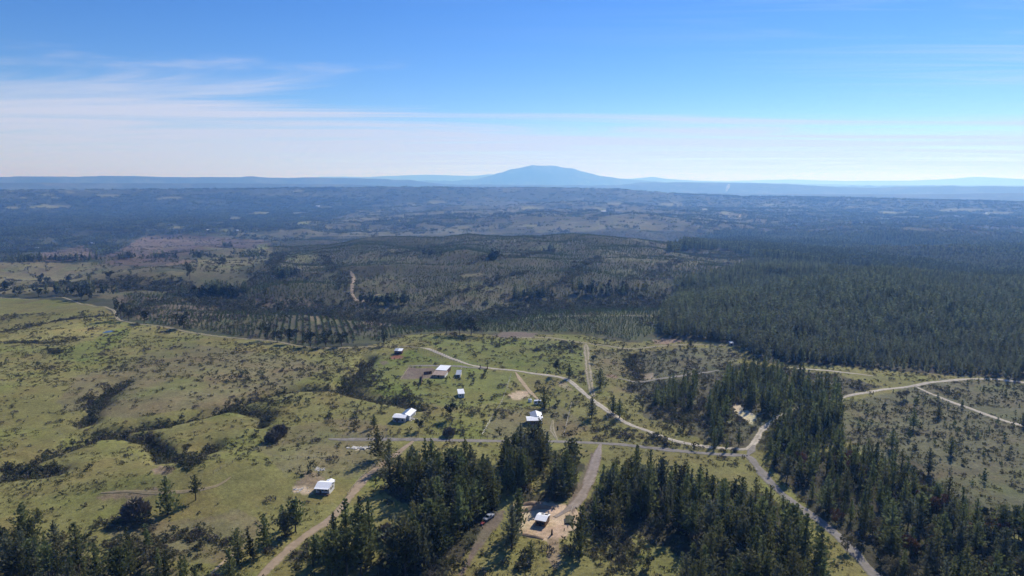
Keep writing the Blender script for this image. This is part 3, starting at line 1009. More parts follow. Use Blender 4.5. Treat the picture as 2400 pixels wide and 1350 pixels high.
BROAD['gum'] = [(mesh_np('crown', *blob_crown(340 + i, 2.3, 4.4, 8.0, 900, 14, 0.6), [M_DARKLEAF], False), mesh_np('trunk', *limbs(340 + i, 10.5, 2.0), [M_BARK])) for i in range(2)]
BROAD['bare'] = [(mesh_np('crown', *twigs(360 + i, 3.0, 5.5, 700), [M_TWIG], False), mesh_np('trunk', *limbs(360 + i, 4.5, 2.6, 8, 0.18), [M_BARK])) for i in range(2)]
SHRUB = [mesh_np('shrub', *blob_crown(400 + i, 1.0, 0.8, 0.55, 85, 7, 0.34, 0.35), [[M_LEAF, M_OLIVE, M_OLIVE][i % 3]], False) for i in range(4)] + \
        [mesh_np('shrub', *join([blob_crown(430 + i, 0.8, 0.9, 1.2, 90, 6, 0.32, 0.4), tube([(0, 0, -.2), (0.1, 0.05, .6), (0.0, 0.1, 1.2)], [.09, .06, .03], 4)]), [M_LEAF], False) for i in range(2)] + \
        [mesh_np('shrub', *twigs(440 + i, 1.0, 1.3, 110), [M_TWIG], False) for i in range(3)]


# ------------------------------------------------------------------ scattering: one object of points, its copies made by geometry nodes
def scatter(name, label, pts, scale, sources, idx=None, squash=None):
    """kind = stuff: too many to count"""
    n = len(pts)
    g = np.random.default_rng(abs(hash(name)) % 1000 if False else len(name) * 7 + n % 13)
    me = bpy.data.meshes.new(name)
    me.vertices.add(n)
    me.vertices.foreach_set('co', np.ascontiguousarray(pts, np.float32).ravel())
    sc = np.repeat(np.asarray(scale, np.float32)[:, None], 3, 1)
    if squash is not None:
        sc[:, 2] *= squash
    me.attributes.new('size', 'FLOAT_VECTOR', 'POINT').data.foreach_set('vector', sc.ravel())
    rot = np.zeros((n, 3), np.float32)
    rot[:, 2] = g.uniform(0, 6.283, n)
    rot[:, :2] = g.normal(size=(n, 2)) * 0.04
    me.attributes.new('turn', 'FLOAT_VECTOR', 'POINT').data.foreach_set('vector', rot.ravel())
    if idx is None:
        idx = g.integers(0, len(sources), n)
    me.attributes.new('which', 'INT', 'POINT').data.foreach_set('value', np.asarray(idx, np.int32))
    o = new_obj(name, me)
    ng = bpy.data.node_groups.new(name, 'GeometryNodeTree')
    ng.interface.new_socket('Geometry', in_out='INPUT', socket_type='NodeSocketGeometry')
    ng.interface.new_socket('Geometry', in_out='OUTPUT', socket_type='NodeSocketGeometry')
    gi = ng.nodes.new('NodeGroupInput')
    go = ng.nodes.new('NodeGroupOutput')
    jn = ng.nodes.new('GeometryNodeJoinGeometry')
    for k, s in reversed(list(enumerate(sources))):
        src = SRC.get(s.name)
        if src is None:
            src = bpy.data.objects.new('source_' + s.name, s)
            SRC[s.name] = src
        oi = ng.nodes.new('GeometryNodeObjectInfo')
        oi.inputs['Object'].default_value = src
        g2 = ng.nodes.new('GeometryNodeGeometryToInstance')
        ng.links.new(oi.outputs['Geometry'], g2.inputs[0])
        ng.links.new(g2.outputs[0], jn.inputs[0])
    ip = ng.nodes.new('GeometryNodeInstanceOnPoints')
    ip.inputs['Pick Instance'].default_value = True

    def attr(nm, typ):
        a = ng.nodes.new('GeometryNodeInputNamedAttribute')
        a.data_type = typ
        a.inputs['Name'].default_value = nm
        return a.outputs['Attribute']
    ng.links.new(gi.outputs[0], ip.inputs['Points'])
    ng.links.new(jn.outputs[0], ip.inputs['Instance'])
    ng.links.new(attr('which', 'INT'), ip.inputs['Instance Index'])
    ng.links.new(attr('turn', 'FLOAT_VECTOR'), ip.inputs['Rotation'])
    ng.links.new(attr('size', 'FLOAT_VECTOR'), ip.inputs['Scale'])
    ng.links.new(ip.outputs[0], go.inputs[0])
    md = o.modifiers.new('scatter', 'NODES')
    md.node_group = ng
    tag(o, label, None, None, 'stuff')
    return o


SRC = {}


def rand_in(polys_px, n_per, g, world=None, clear=0.0):
    """random ground points inside an area, n_per square metres each"""
    poly = WP(polys_px, True) if world is None else world
    x0, y0 = poly.min(0)
    x1, y1 = poly.max(0)
    n = int((x1 - x0) * (y1 - y0) / n_per)
    x = g.uniform(x0, x1, n)
    y = g.uniform(y0, y1, n)
    m = inside(x, y, poly) & (np.abs(np.arctan2(x, y)) < R(44))
    return x[m], y[m]


def jgrid(poly, sx, sy, ang, jit, g):
    """planted rows: jittered grid"""
    c = poly.mean(0)
    q = poly - c
    ca, sa = math.cos(ang), math.sin(ang)
    u = q[:, 0] * ca + q[:, 1] * sa
    v = -q[:, 0] * sa + q[:, 1] * ca
    U, V = np.meshgrid(np.arange(u.min(), u.max(), sx), np.arange(v.min(), v.max(), sy))
    U = U + g.normal(size=U.shape) * jit
    V = V + g.normal(size=V.shape) * jit
    x = (c[0] + U * ca - V * sa).ravel()
    y = (c[1] + U * sa + V * ca).ravel()
    m = inside(x, y, poly) & (np.abs(np.arctan2(x, y)) < R(44))
    return x[m], y[m]


def P3(x, y, dz=0.0):
    return np.stack([x, y, zm(x, y) + dz], -1)


def to_px(p):
    d = np.asarray(p, float) - np.array([0, 0, CAM_H])
    f = d[..., 1] * CP - d[..., 2] * SP
    u = d[..., 1] * SP + d[..., 2] * CP
    return 1200 + FOC * d[..., 0] / f, 675 - FOC * u / f, f
# ------------------------------------------------------------------ trees that stand as things of their own
def tree(name, pair, x, y, s, rz, label, cat, group=None, sz=1.0, wide=1.0):
    e = bpy.data.objects.new(name, None)
    scene.collection.objects.link(e)
    e.location = (x, y, float(zm(x, y)))
    e.scale = (s * wide, s * wide, s * sz)
    e.rotation_euler = (0, 0, rz)
    e.empty_display_size = 0.5
    c = new_obj('crown', pair[0], e)
    t = new_obj('trunk', pair[1], e)
    tag(e, label, cat, group)
    return e


g = np.random.default_rng(11)
GROVES = [
    # (outline of the trees' feet in the photograph, square metres per tree, height range, label, group)
    ([(895, 1140), (950, 1125), (1010, 1118), (1090, 1120), (1160, 1130), (1172, 1180), (1160, 1205), (1100, 1240), (1040, 1300), (985, 1345), (930, 1370), (930, 1310), (985, 1250), (1000, 1200), (930, 1150)],
     16, (13, 19), 'tall dark pine in the dense stand beside the brown earth track', 'pines of the central stand'),
    ([(735, 1330), (770, 1290), (835, 1275), (880, 1300), (870, 1345), (780, 1385)], 22, (14, 19), 'dark pine in the small clump between earth track and central stand', 'pines of the small clump'),
    ([(655, 1240), (690, 1232), (735, 1225), (740, 1250), (690, 1262), (655, 1262)], 30, (10, 15), 'dark pine in the knot left of the earth track', 'pines left of the earth track'),
    ([(1175, 1075), (1215, 1060), (1290, 1070), (1290, 1095), (1250, 1110), (1230, 1150), (1190, 1170)], 20, (13, 20), 'pine standing between the grey road and the clearing', 'pines above the clearing'),
    ([(1320, 1105), (1372, 1100), (1372, 1130), (1345, 1165), (1310, 1180), (1285, 1160), (1290, 1130)], 18, (14, 20), 'pine in the file along the grove road', 'pines along the grove road'),
    ([(1425, 1130), (1455, 1108), (1520, 1118), (1590, 1140), (1650, 1165), (1720, 1180), (1790, 1200), (1850, 1245), (1900, 1300), (1940, 1420), (1580, 1430), (1600, 1340), (1640, 1290), (1560, 1235), (1500, 1215), (1440, 1240), (1395, 1250), (1390, 1215), (1408, 1165)],
     20, (9, 17), 'pine in the broad stand right of the clearing', 'pines of the broad right stand'),
    ([(1330, 1290), (1375, 1280), (1390, 1310), (1350, 1340)], 40, (13, 16), 'pine at the lower edge of the clearing', 'pines below the clearing'),
    ([(1180, 1250), (1215, 1230), (1212, 1290), (1180, 1300), (1150, 1320)], 40, (14, 19), 'pine on the left rim of the clearing', 'pines on the rim of the clearing'),
    ([(1800, 1085), (1850, 1050), (1930, 1015), (1975, 1030), (2010, 1080), (2090, 1110), (2200, 1180), (2300, 1225), (2420, 1270), (2420, 1440), (2120, 1430), (2010, 1300), (1950, 1240), (1890, 1180), (1840, 1140)],
     38, (7, 14.5), 'pine in the mixed wood along the descending grey road', 'pines of the mixed right wood'),
    ([(1650, 975), (1690, 925), (1720, 890), (1790, 880), (1870, 905), (1960, 925), (1985, 960), (1960, 1010), (1890, 1050), (1830, 1060), (1800, 1010), (1780, 960), (1730, 940), (1700, 965), (1700, 1035), (1660, 1035)],
     32, (9, 16.5), 'pine in the dark wood around the sand patch', 'pines around the sand patch'),
    ([(-60, 1270), (60, 1265), (110, 1300), (230, 1330), (330, 1330), (420, 1320), (520, 1330), (620, 1290), (660, 1300), (600, 1350), (500, 1430), (-60, 1450)],
     38, (8, 15), 'pine in the loose wood along the lower left edge', 'pines of the lower left wood'),
    ([(280, 1240), (350, 1250), (360, 1290), (300, 1300)], 60, (11, 15), 'pine at the top of the lower left wood', 'pines of the lower left wood'),
    ([(1510, 940), (1560, 925), (1620, 890), (1640, 905), (1620, 960), (1560, 965), (1520, 962)], 40, (8, 13), 'pine on the scrubby bank above the gravel road', 'pines on the scrub bank'),
    ([(1668, 1040), (1740, 1046), (1745, 1060), (1700, 1060), (1660, 1056)], 20, (7, 11), '', 'pines shading the link of the two roads'),
    ([(1785, 1050), (1830, 1030), (1850, 1060), (1800, 1085)], 30, (8, 12), '', 'pines right of the road junction'),
]
near_pines = []
for gi, (px, area, (h0, h1), label, group) in enumerate(GROVES):
    x, y = rand_in(px, area / 2.2, g)
    keep = []
    dmin = math.sqrt(area) * 0.62
    for i in range(len(x)):
        if all((x[i] - x[k]) ** 2 + (y[i] - y[k]) ** 2 > dmin * dmin for k in keep):
            keep.append(i)
    x, y = x[keep], y[keep]
    m = off_roads(x, y, 0.8 if gi == 13 else 1.4 if gi == 9 else 2.8)
    for a, b in zip(x[m], y[m]):
        near_pines.append((a, b, h0 * 0.75 + (h1 - h0 * 0.75) * g.uniform() ** 0.75, gi))
near_pines = np.array(near_pines)
# the tree tops keep below the roads and lawns that the photograph shows behind them
CAPX = [0, 740, 800, 880, 900, 960, 1000, 1080, 1170, 1195, 1215, 1275, 1290, 1325, 1335, 1370, 1385, 1430, 1450, 1480, 1560, 1650, 1700, 1760, 1800, 1840]
CAPY = [900, 1150, 1150, 1165, 1060, 1055, 1040, 1036, 1050, 1020, 985, 990, 1050, 1050, 1020, 1025, 1090, 1050, 1035, 1046, 1062, 1085, 1105, 1130, 1150, 950]
for k in range(len(near_pines)):
    if near_pines[k, 3] not in (0, 1, 3, 4, 5):
        continue
    p0 = P3(near_pines[k, 0], near_pines[k, 1])
    u0, v0, d0 = to_px(p0)
    _u, v1, _d = to_px(p0 + np.array([0, 0, near_pines[k, 2]]))
    cap = np.interp(u0, CAPX, CAPY) - g.uniform(0, 6)
    if v1 < cap:
        near_pines[k, 2] *= (v0 - cap) / (v0 - v1)
near_pines = near_pines[near_pines[:, 2] > 4.5]
NP_ = len(near_pines)
pz = P3(near_pines[:, 0], near_pines[:, 1])
top = pz + np.stack([np.zeros(NP_), np.zeros(NP_), near_pines[:, 2]], -1)
bx, by, bd = to_px(pz)
tx, ty, td = to_px(top)
vis = (tx > -20) & (tx < 2420) & (ty < 1345)
score = np.where(vis, near_pines[:, 2] / bd, 0)
order = np.argsort(-score)
chosen = order[:288]
rest = order[288:]
def where_in(u, v, sel):
    """which part of a group's spread in the picture a thing stands in"""
    us, vs = np.sort(sel[:, 0]), np.sort(sel[:, 1])
    a = np.searchsorted(us, u) / max(1, len(us))
    b = np.searchsorted(vs, v) / max(1, len(vs))
    r_ = 'far' if b < 0.2 else 'back' if b < 0.4 else 'middle' if b < 0.6 else 'front' if b < 0.8 else 'lowest'
    c_ = 'left end' if a < 0.17 else 'left part' if a < 0.38 else 'centre' if a < 0.62 else 'right part' if a < 0.83 else 'right end'
    return r_ + ' row, ' + c_


SHORT = ['central stand beside the earth track', 'clump between earth track and central stand', 'knot left of the earth track', 'pines between grey road and clearing', 'file along the grove road',
         'broad stand right of the clearing', 'pines below the clearing', 'pines on the left rim of the clearing', 'mixed wood along the descending road', 'wood around the sand patch',
         'loose lower left wood', 'lower left wood top', 'pines on the scrubby bank', 'pines shading the gravel road by the junction', 'pines just right of the junction']
for k in chosen:
    a, b, h, gi = near_pines[k]
    mates = chosen[near_pines[chosen, 3] == gi]
    hs_ = np.sort(near_pines[mates, 2])
    q_ = np.searchsorted(hs_, h) / max(1, len(hs_))
    size_ = 'short' if q_ < 0.25 else 'middling' if q_ < 0.5 else 'tall' if q_ < 0.8 else 'very tall'
    lab_ = size_ + ' pine in the ' + SHORT[int(gi)] + ', ' + where_in(bx[k], by[k], np.stack([bx[mates], by[mates]], -1))
    v = int(g.integers(0, len(PINE)))
    tree('pine_tree', PINE[v], a, b, h / 18.0 * g.uniform(0.94, 1.06), g.uniform(0, 6.28), lab_, 'pine tree', GROVES[int(gi)][4], g.uniform(0.86, 1.12), g.uniform(0.85, 1.4))
PINE_FULL = [mesh_np('pine', *join([pine_crown(150 + i, 18, 4.4, 20, 6, 4, [0.08, 0.16, 0.12][i], 1.6, 0, [.68, .75, .58][i]), trunk(150 + i, 17, 0.3, 0.3, 4, 3)]), [M_PINE], False) for i in range(3)]
if len(rest):
    scatter('pine_wood', 'remaining pines of the nearer stands and woods', pz[rest], near_pines[rest, 2] / 18.0, PINE_FULL)
print('near pines', NP_)

SINGLE = [
    # kind, foot in the photograph, height in metres, label
    ('pine', 1407, 907, 12, 'lone dark pine at the corner of the straight track'),
    ('gum', 1303, 880, 12, 'tall round-headed gum tree leaning over the gravel road bend'),
    ('pine', 1334, 887, 10, 'dark bushy pine beside the gravel road bend'),
    ('pine', 1275, 957, 13, 'dark pine shading the small white caravan'),
    ('pine', 1387, 980, 12, 'single dark pine left of the gravel road'),
    ('pine', 1437, 968, 10, 'upper of two dark pines right of the gravel road'),
    ('pine', 1452, 980, 11, 'lower of two dark pines right of the gravel road'),
    ('dark', 1056, 982, 10, 'round dark tree in the pasture below the white cabin'),
    ('bare', 1052, 1022, 5.5, 'grey leafless tree just above the grey road'),
    ('dark', 982, 1010, 6.5, 'small dark tree below the T-shaped house'),
    ('pine', 877, 1003, 8, 'short broad pine left of the T-shaped house'),
    ('pine', 886, 1076, 15, 'tall pine by the left end of the grey road'),
    ('pine', 912, 1098, 13, 'pine at the bend of the earth track'),
    ('pine', 967, 1088, 9, 'slim small pine left of the central stand'),
    ('pine', 393, 1206, 15, 'broad dark pine in front of the worn pasture track'),
    ('pine', 459, 1172, 10, 'slim pine beside the bright end of the pasture track'),
    ('pine', 90, 1222, 6, 'tiny flat-topped pine alone on the lower left slope'),
    ('pine', 60, 1262, 13, 'dark pine at the left corner slope'),
    ('pine', 130, 1285, 10, 'bushy pine below the tiny flat-topped pine'),
    ('pine', 1618, 814, 7, 'small dark pine on the upper track'),
    ('pine', 1392, 843, 0.1, ''),
    ('dark', 1391, 850, 6, 'little round tree right of the straight track'),
    ('bare', 640, 1035, 7, 'grey leafless tree with a wide shadow on the pasture'),
    ('bare', 655, 1020, 7, 'taller grey tree beside the wide leafless tree'),
    ('olive', 440, 1065, 6, 'small green tree on the gully rim'),
    ('dark', 1540, 1258, 8, 'round bushy evergreen in the lower glade'),
    ('pine', 1245, 1302, 6, 'young pine on the green slope below the clearing'),
    ('dark', 1520, 1335, 5, 'dark rounded bush tree at the bottom edge'),
    ('yellow', 1815, 1040, 8, 'bright yellow-green tree above the descending grey road'),
    ('yellow', 1918, 985, 6, 'small yellow-green tree by the pale road'),
    ('yellow', 1965, 838, 13, 'tall pale yellow tree at the forest edge'),
    ('yellow', 1972, 822, 12, 'second pale yellow tree behind the first at the forest edge'),
    ('rust', 2192, 1222, 11, 'rusty brown tree in the mixed right wood'),
    ('rust', 2035, 1130, 8, 'small rusty tree near the mixed wood top'),
    ('yellow', 2165, 1170, 7, 'yellow-green tree on the mixed wood rim'),
    ('olive', 1700, 1000, 8, 'olive tree left of the sand patch'),
    ('bare', 320, 1215, 9, 'big grey leafless tree on the lower left slope'),
    ('olive', 1985, 1290, 6, 'olive tree beside the descending grey road'),
    ('bare', 1040, 1245, 0.1, ''),
    ('bare', 905, 1265, 7, 'grey leafless tree at the foot of the central stand'),
    ('pine', 2140, 1005, 10, 'dark pine alone on the heath'),
    ('pine', 2200, 978, 8, 'dark small pine pair on the heath slope'),
    ('pine', 2090, 1052, 10, 'dark pine at the lower heath margin'),
    ('pine', 2176, 1112, 12, 'tall dark pine standing in the heath gully'),
    ('pine', 2228, 1068, 9, 'slim dark pine on the open heath'),
    ('pine', 2398, 1000, 8, 'dark pine at the right end of the heath trail'),
    ('olive', 2110, 940, 6, 'bluish green tree group by the heath trail fork'),
    ('olive', 2125, 935, 6, 'second bluish tree by the heath trail fork'),
    ('gum', 628, 796, 13, 'slim dark roadside tree, leftmost of the row by the plantation rows'),
    ('dark', 650, 802, 8, 'dark roadside tree second in the row'),
    ('dark', 678, 805, 10, 'rounded dark roadside tree third in the row'),
    ('dark', 728, 812, 11, 'broad dark roadside tree in the middle of the row'),
    ('dark', 765, 813, 11, 'broad dark roadside tree right of the middle one'),
    ('dark', 802, 812, 9, 'dark roadside tree near the right end of the row'),
    ('gum', 900, 811, 10, 'dark roadside tree at the right end of the row'),
    ('gum', 1047, 783, 13, 'tall slim tree at the top of the green pasture'),
    ('dark', 1078, 785, 12, 'first of two broad dark trees above the green pasture'),
    ('dark', 1104, 785, 13, 'second of two broad dark trees above the green pasture'),
    ('gum', 284, 750, 17, 'tall dark tree at the sharp bend of the boundary road'),
    ('dark', 302, 752, 10, 'dark tree right of the boundary road bend'),
    ('dark', 338, 757, 9, 'dark tree along the boundary road after the bend'),
    ('dark', 432, 770, 12, 'broad dark tree where plantation meets the boundary road'),
    ('dark', 12, 688, 14, 'dark tree above the boundary road at the left edge'),
    ('dark', 44, 694, 9, 'smaller dark tree right of the left edge tree'),
    ('dark', 90, 696, 10, 'dark roadside tree on the left boundary road'),
    ('dark', 190, 702, 13, 'first of the thick dark trees above the boundary road'),
    ('dark', 208, 702, 11, 'second of the thick dark trees above the boundary road'),
    ('gum', 162, 668, 13, 'lone tall tree on the pale grass hill'),
    ('gum', 210, 660, 10, 'smaller lone tree right on the pale grass hill'),
    ('dark', 98, 665, 12, 'dark tree on the left of the pale grass hill'),
    ('dark', 112, 668, 10, 'second dark tree left on the pale grass hill'),
    ('dark', 258, 657, 12, 'dark tree on the right flank of the pale grass hill'),
    ('gum', 445, 655, 18, 'very tall dark tree in the valley bottom'),
    ('dark', 522, 625, 13, 'lone dark tree on the green slope beyond the valley'),
    ('yellow', 1512, 690, 16, 'bright round pale green tree in the plantation'),
    ('yellow', 1492, 692, 8, 'small pale green tree beside the bright round one'),
    ('pine', 1341, 668, 14, 'dark pine standing alone in the plantation'),
    ('pine', 1358, 685, 20, 'taller dark pine below the lone plantation pine'),
    ('pine', 2245, 495, 60, 'very tall dark tree on the far right skyline'),
]
for kind, px, py, h, label in SINGLE:
    if h < 1:
        continue
    p = G(px, py)[0]
    if kind == 'pine':
        pr = PINE[int(g.integers(0, 7))]
        if h > 40:
            pr = PINE[6]
        tree('pine_tree', pr, p[0], p[1], h / 18.0, g.uniform(0, 6.28), label, 'pine tree', None, 1.0 if h > 8 else 0.9, 1.45 if h < 40 else 1.0)
    else:
        hh = {'dark': 9.0, 'olive': 9.0, 'yellow': 9.0, 'rust': 9.0, 'gum': 13.5, 'bare': 6.0}[kind]
        nm = {'dark': 'broadleaf_tree', 'olive': 'broadleaf_tree', 'yellow': 'broadleaf_tree', 'rust': 'broadleaf_tree', 'gum': 'gum_tree', 'bare': 'leafless_tree'}[kind]
        if py < 830 and px < 1150:
            h *= 1.35
        tree(nm, BROAD[kind][int(g.integers(0, 2))], p[0], p[1], h / hh, g.uniform(0, 6.28), label, 'tree', None, g.uniform(0.95, 1.1))

# broadleaf trees mixed into the right wood and the lower left wood
mixed = []
for poly, area, kinds, (h0, h1), label, group in (
        (GROVES[8][0], 110, ('dark', 'olive', 'olive', 'rust'), (5, 9), 'tree in the mixed right wood', 'leafy trees of the mixed right wood'),
        (GROVES[10][0], 90, ('olive', 'bare', 'dark', 'dark', 'olive'), (4, 8.5), 'tree in the loose lower left wood', 'leafy trees of the lower left wood'),
        (GROVES[9][0], 150, ('dark', 'olive'), (5, 8), 'tree in the wood around the sand patch', 'leafy trees around the sand patch'),
        (GROVES[5][0], 330, ('olive', 'dark', 'rust'), (5, 9), 'tree inside the broad right stand', 'leafy trees of the broad right stand')):
    x, y = rand_in(poly, area, g)
    m = off_roads(x, y, 1.5)
    um, vm, _d = to_px(P3(x[m], y[m]))
    for i, (a, b) in enumerate(zip(x[m], y[m])):
        k = kinds[int(g.integers(0, len(kinds)))]
        hh = 6.0 if k == 'bare' else 9.0
        look = {'dark': 'dark green ', 'olive': 'olive ', 'rust': 'rusty brown ', 'bare': 'grey leafless '}[k]
        lab2 = look + label + ', ' + where_in(um[i], vm[i], np.stack([um, vm], -1))
        tree('leafless_tree' if k == 'bare' else 'broadleaf_tree', BROAD[k][int(g.integers(0, 2))], a, b, g.uniform(h0, h1) / hh, g.uniform(0, 6.28), lab2, 'tree', group)

# ------------------------------------------------------------------ shrubs of the pastures
def house_clear(x, y):
    ok = np.ones(x.shape, bool)
    for hx, hy, hr in KEEP_CLEAR:
        ok &= (x - hx) ** 2 + (y - hy) ** 2 > hr * hr
    return ok


KEEP_CLEAR = []
for px, py, r in ((762, 1150, 11), (940, 982, 13), (1082, 928, 8), (1255, 992, 12), (1258, 945, 8), (933, 827, 9), (1038, 870, 16), (1030, 880, 14), (1076, 880, 7), (1270, 1225, 12), (1240, 942, 5), (1715, 806, 5),
                  (1000, 875, 12), (970, 876, 12), (1290, 1245, 8), (1335, 1210, 7), (1148, 1222, 6)):
    p = G(px, py)[0]
    KEEP_CLEAR.append((p[0], p[1], r))

near_poly = WP(NEARLAND, True)
heath_poly = WP([(1900, 960), (2060, 925), (2210, 890), (2400, 892), (2700, 900), (2700, 1330), (2400, 1260), (2200, 1180), (2060, 1090), (1990, 1040)], True)
scrub_poly = WP([(1480, 905), (1560, 880), (1700, 850), (1800, 860), (1960, 880), (2060, 905), (1900, 960), (1980, 1040), (1850, 1060), (1700, 1045), (1560, 1010), (1500, 960)], True)
bank_poly = WP([(1400, 990), (1470, 1000), (1560, 1035), (1700, 1055), (1740, 1062), (1600, 1052), (1480, 1040), (1400, 1035), (1370, 1010)], True)
bank2_poly = WP([(1480, 890), (1480, 830), (1560, 820), (1700, 812), (1740, 840), (1640, 868), (1560, 888)], True)
bare_polys = [p for c, p, j in COVERS if c in (DIRT, SAND, MUD, RED)]

x = g.uniform(-520, 520, 80000)
y = g.uniform(150, 640, 80000)
dens = fbm(x / 38, y / 38, 4, 500) * 0.9 + fbm(x / 120, y / 120, 2, 510) * 0.5
left = sstep(-x, -60, 60)
prob = np.clip(0.05 + 0.30 * sstep(dens, -0.05, 0.5), 0, 1) * (0.50 + 0.62 * left)
inh = inside(x, y, heath_poly)
ins = inside(x, y, scrub_poly) | inside(x, y, bank_poly)
inb2 = inside(x, y, bank2_poly)
prob = np.where(inb2, 0.34, prob)
hump = gs(x, y, -110, 245, 60, 26, 10)
prob *= 1 - 0.75 * np.clip(hump, 0, 1)
m = (g.uniform(0, 1, len(x)) < prob) & inside(x, y, near_poly) & ~inh & ~ins & off_roads(x, y, 0.8) & house_clear(x, y)
for bp in bare_polys:
    m &= ~inside(x, y, bp)
sx_, sy_ = x[m], y[m]
ss = np.exp(g.normal(size=len(sx_)) * 0.42) * np.where(sx_ > -130, 1.05, 0.85)
ss = np.clip(ss, 0.28, 2.6)
kind = g.choice(9, len(sx_), p=[.12, .12, .12, .10, .09, .07, .14, .12, .12])
sp = P3(sx_, sy_, -0.05)
u, v, d = to_px(sp)
vis = (u > 0) & (u < 2400) & (v < 1350)
sc = np.where(vis, ss / d, 0)
# hide those under the pine stands from the choice
for gi, (px, *_r) in enumerate(GROVES):
    sc[inside(sx_, sy_, WP(px, True))] *= 0.2
MARKS = [(762, 1145, 'the white house by the earth track'), (940, 980, 'the T-shaped house'), (1082, 926, 'the white cabin'), (1255, 985, 'the cross-gabled house'), (1038, 872, 'the white farmhouse'),
         (932, 826, 'the red shed'), (1270, 1220, 'the cabin in the clearing'), (1407, 895, 'the lone pine by the straight track'), (1303, 872, 'the gum tree at the road bend'), (254, 777, 'the pond'),
         (135, 827, 'the dark thicket on the left pasture'), (215, 950, 'the left gully thicket'), (440, 1080, 'the gully thicket behind the hump'), (393, 1190, 'the broad pine on the lower left'), (60, 1105, 'the leftmost gully thicket'),
         (848, 1050, 'the pale rubble strip'), (1752, 1068, 'the road junction'), (1540, 1245, 'the round evergreen in the lower glade'), (1715, 806, 'the tiny white hut'), (640, 1030, 'the wide leafless tree'),
         (560, 880, 'the bushes amid the left pasture'), (330, 858, 'the brush on the upper left pasture'), (1190, 800, 'the brown patch above the green pasture'), (120, 1225, 'the tiny flat-topped pine'),
         (1550, 1000, 'the scrub bank'), (740, 870, 'the bushes left of the red shed'), (560, 1080, 'the wire fence on the left pasture'), (1060, 985, 'the round dark pasture tree'), (1387, 975, 'the single pine by the gravel road'),
         (1620, 830, 'the small pine on the upper track'), (700, 1000, 'the bare slope left of the grey road'), (20, 950, 'the left picture edge')]
so = np.argsort(-sc)
for k in so[:290]:
    o = new_obj('shrub', SHRUB[kind[k]])
    o.location = sp[k]
    o.scale = (ss[k] * g.uniform(.9, 1.2), ss[k] * g.uniform(.9, 1.2), ss[k])
    o.rotation_euler = (0, 0, g.uniform(0, 6.28))
    bare = kind[k] >= 6
    zone = ('on the left pastures' if u[k] < 620 else 'on the pasture around the white houses' if u[k] < 1400 else 'on the rough ground right of the roads') if v[k] < 1120 else \
        ('on the lower left slope' if u[k] < 720 else 'on the ground below the grey road')
    best = min(MARKS, key=lambda q: math.hypot((q[0] - u[k]), (q[1] - v[k]) * 1.6))
    du, dv_ = u[k] - best[0], (v[k] - best[1]) * 1.6
    far_ = math.hypot(du, dv_)
    way = ('right of' if du > 0 else 'left of') if abs(du) > abs(dv_) else ('below' if dv_ > 0 else 'above')
    near_ = 'close ' if far_ < 45 else '' if far_ < 110 else 'well '
    big_ = 'large' if ss[k] > 1.55 else 'middling' if ss[k] > 1.15 else 'small'
    tag(o, big_ + (' grey leafless shrub ' if bare else ' green shrub ') + near_ + way + ' ' + best[2], 'shrub', ('leafless shrubs around ' if bare else 'green shrubs around ') + best[2])
scatter('pasture_scrub', 'small shrubs dotted over the farther pastures', sp[so[290:]], ss[so[290:]], SHRUB, kind[so[290:]])

# ------------------------------------------------------------------ masses nobody could count
def stuff_shrubs(name, label, x, y, s, probs):
    m = off_roads(x, y, 0.6) & house_clear(x, y)
    for bp in bare_polys:
        m &= ~inside(x, y, bp)
    x, y, s = x[m], y[m], s[m]
    scatter(name, label, P3(x, y, -0.05), s, SHRUB, g.choice(9, len(x), p=probs))


GREEN_MIX = [.16, .15, .15, .12, .12, .10, .08, .06, .06]
GREY_MIX = [.06, .06, .20, .06, .04, .04, .20, .18, .16]
hx, hy = rand_in(None, 5.5, g, heath_poly)
m = fbm(hx / 22, hy / 22, 3, 520) > -0.25
hx, hy = hx[m], hy[m]
hs = np.clip(np.exp(g.normal(size=len(hx)) * 0.5) * 0.55, 0.22, 2.4)
stuff_shrubs('heath_scrub', 'low grey-green heath scrub on the right slope', hx, hy, hs, [.20, .12, .12, .16, .08, .08, .08, .08, .08])
a1, b1 = rand_in(None, 13.0, g, scrub_poly)
a2, b2 = rand_in(None, 9.0, g, bank_poly)
a, b = np.concatenate([a1, a2]), np.concatenate([b1, b2])
stuff_shrubs('bank_scrub', 'dense scrub on the banks beside the gravel road', a, b, np.clip(np.exp(g.normal(size=len(a)) * 0.4) * 1.2, 0.4, 3.2), [.10, .18, .18, .08, .08, .06, .12, .10, .10])
tx_, ty_, ts_ = [], [], []
for gi, (line, dep, w) in enumerate(GULLIES):
    c = smooth_line(line, 1.0)
    n = len(c) * 4
    k = g.integers(0, len(c), n)
    spread = w * 0.42 * (0.5 + 0.9 * np.clip(fbm(c[k, 0] / 25, c[k, 1] / 25, 2, 600) + 0.5, 0, 1.3))
    tx_.append(c[k, 0] + g.normal(size=n) * spread)
    ty_.append(c[k, 1] + g.normal(size=n) * spread)
    ts_.append(np.clip(np.exp(g.normal(size=n) * 0.4) * (1.15 if dep > 2.9 else 0.7), 0.35, 2.5))
stuff_shrubs('gully_thicket', 'dark thicket lining the pasture gullies', np.concatenate(tx_), np.concatenate(ty_), np.concatenate(ts_), [.16, .14, .10, .12, .10, .08, .12, .10, .08])
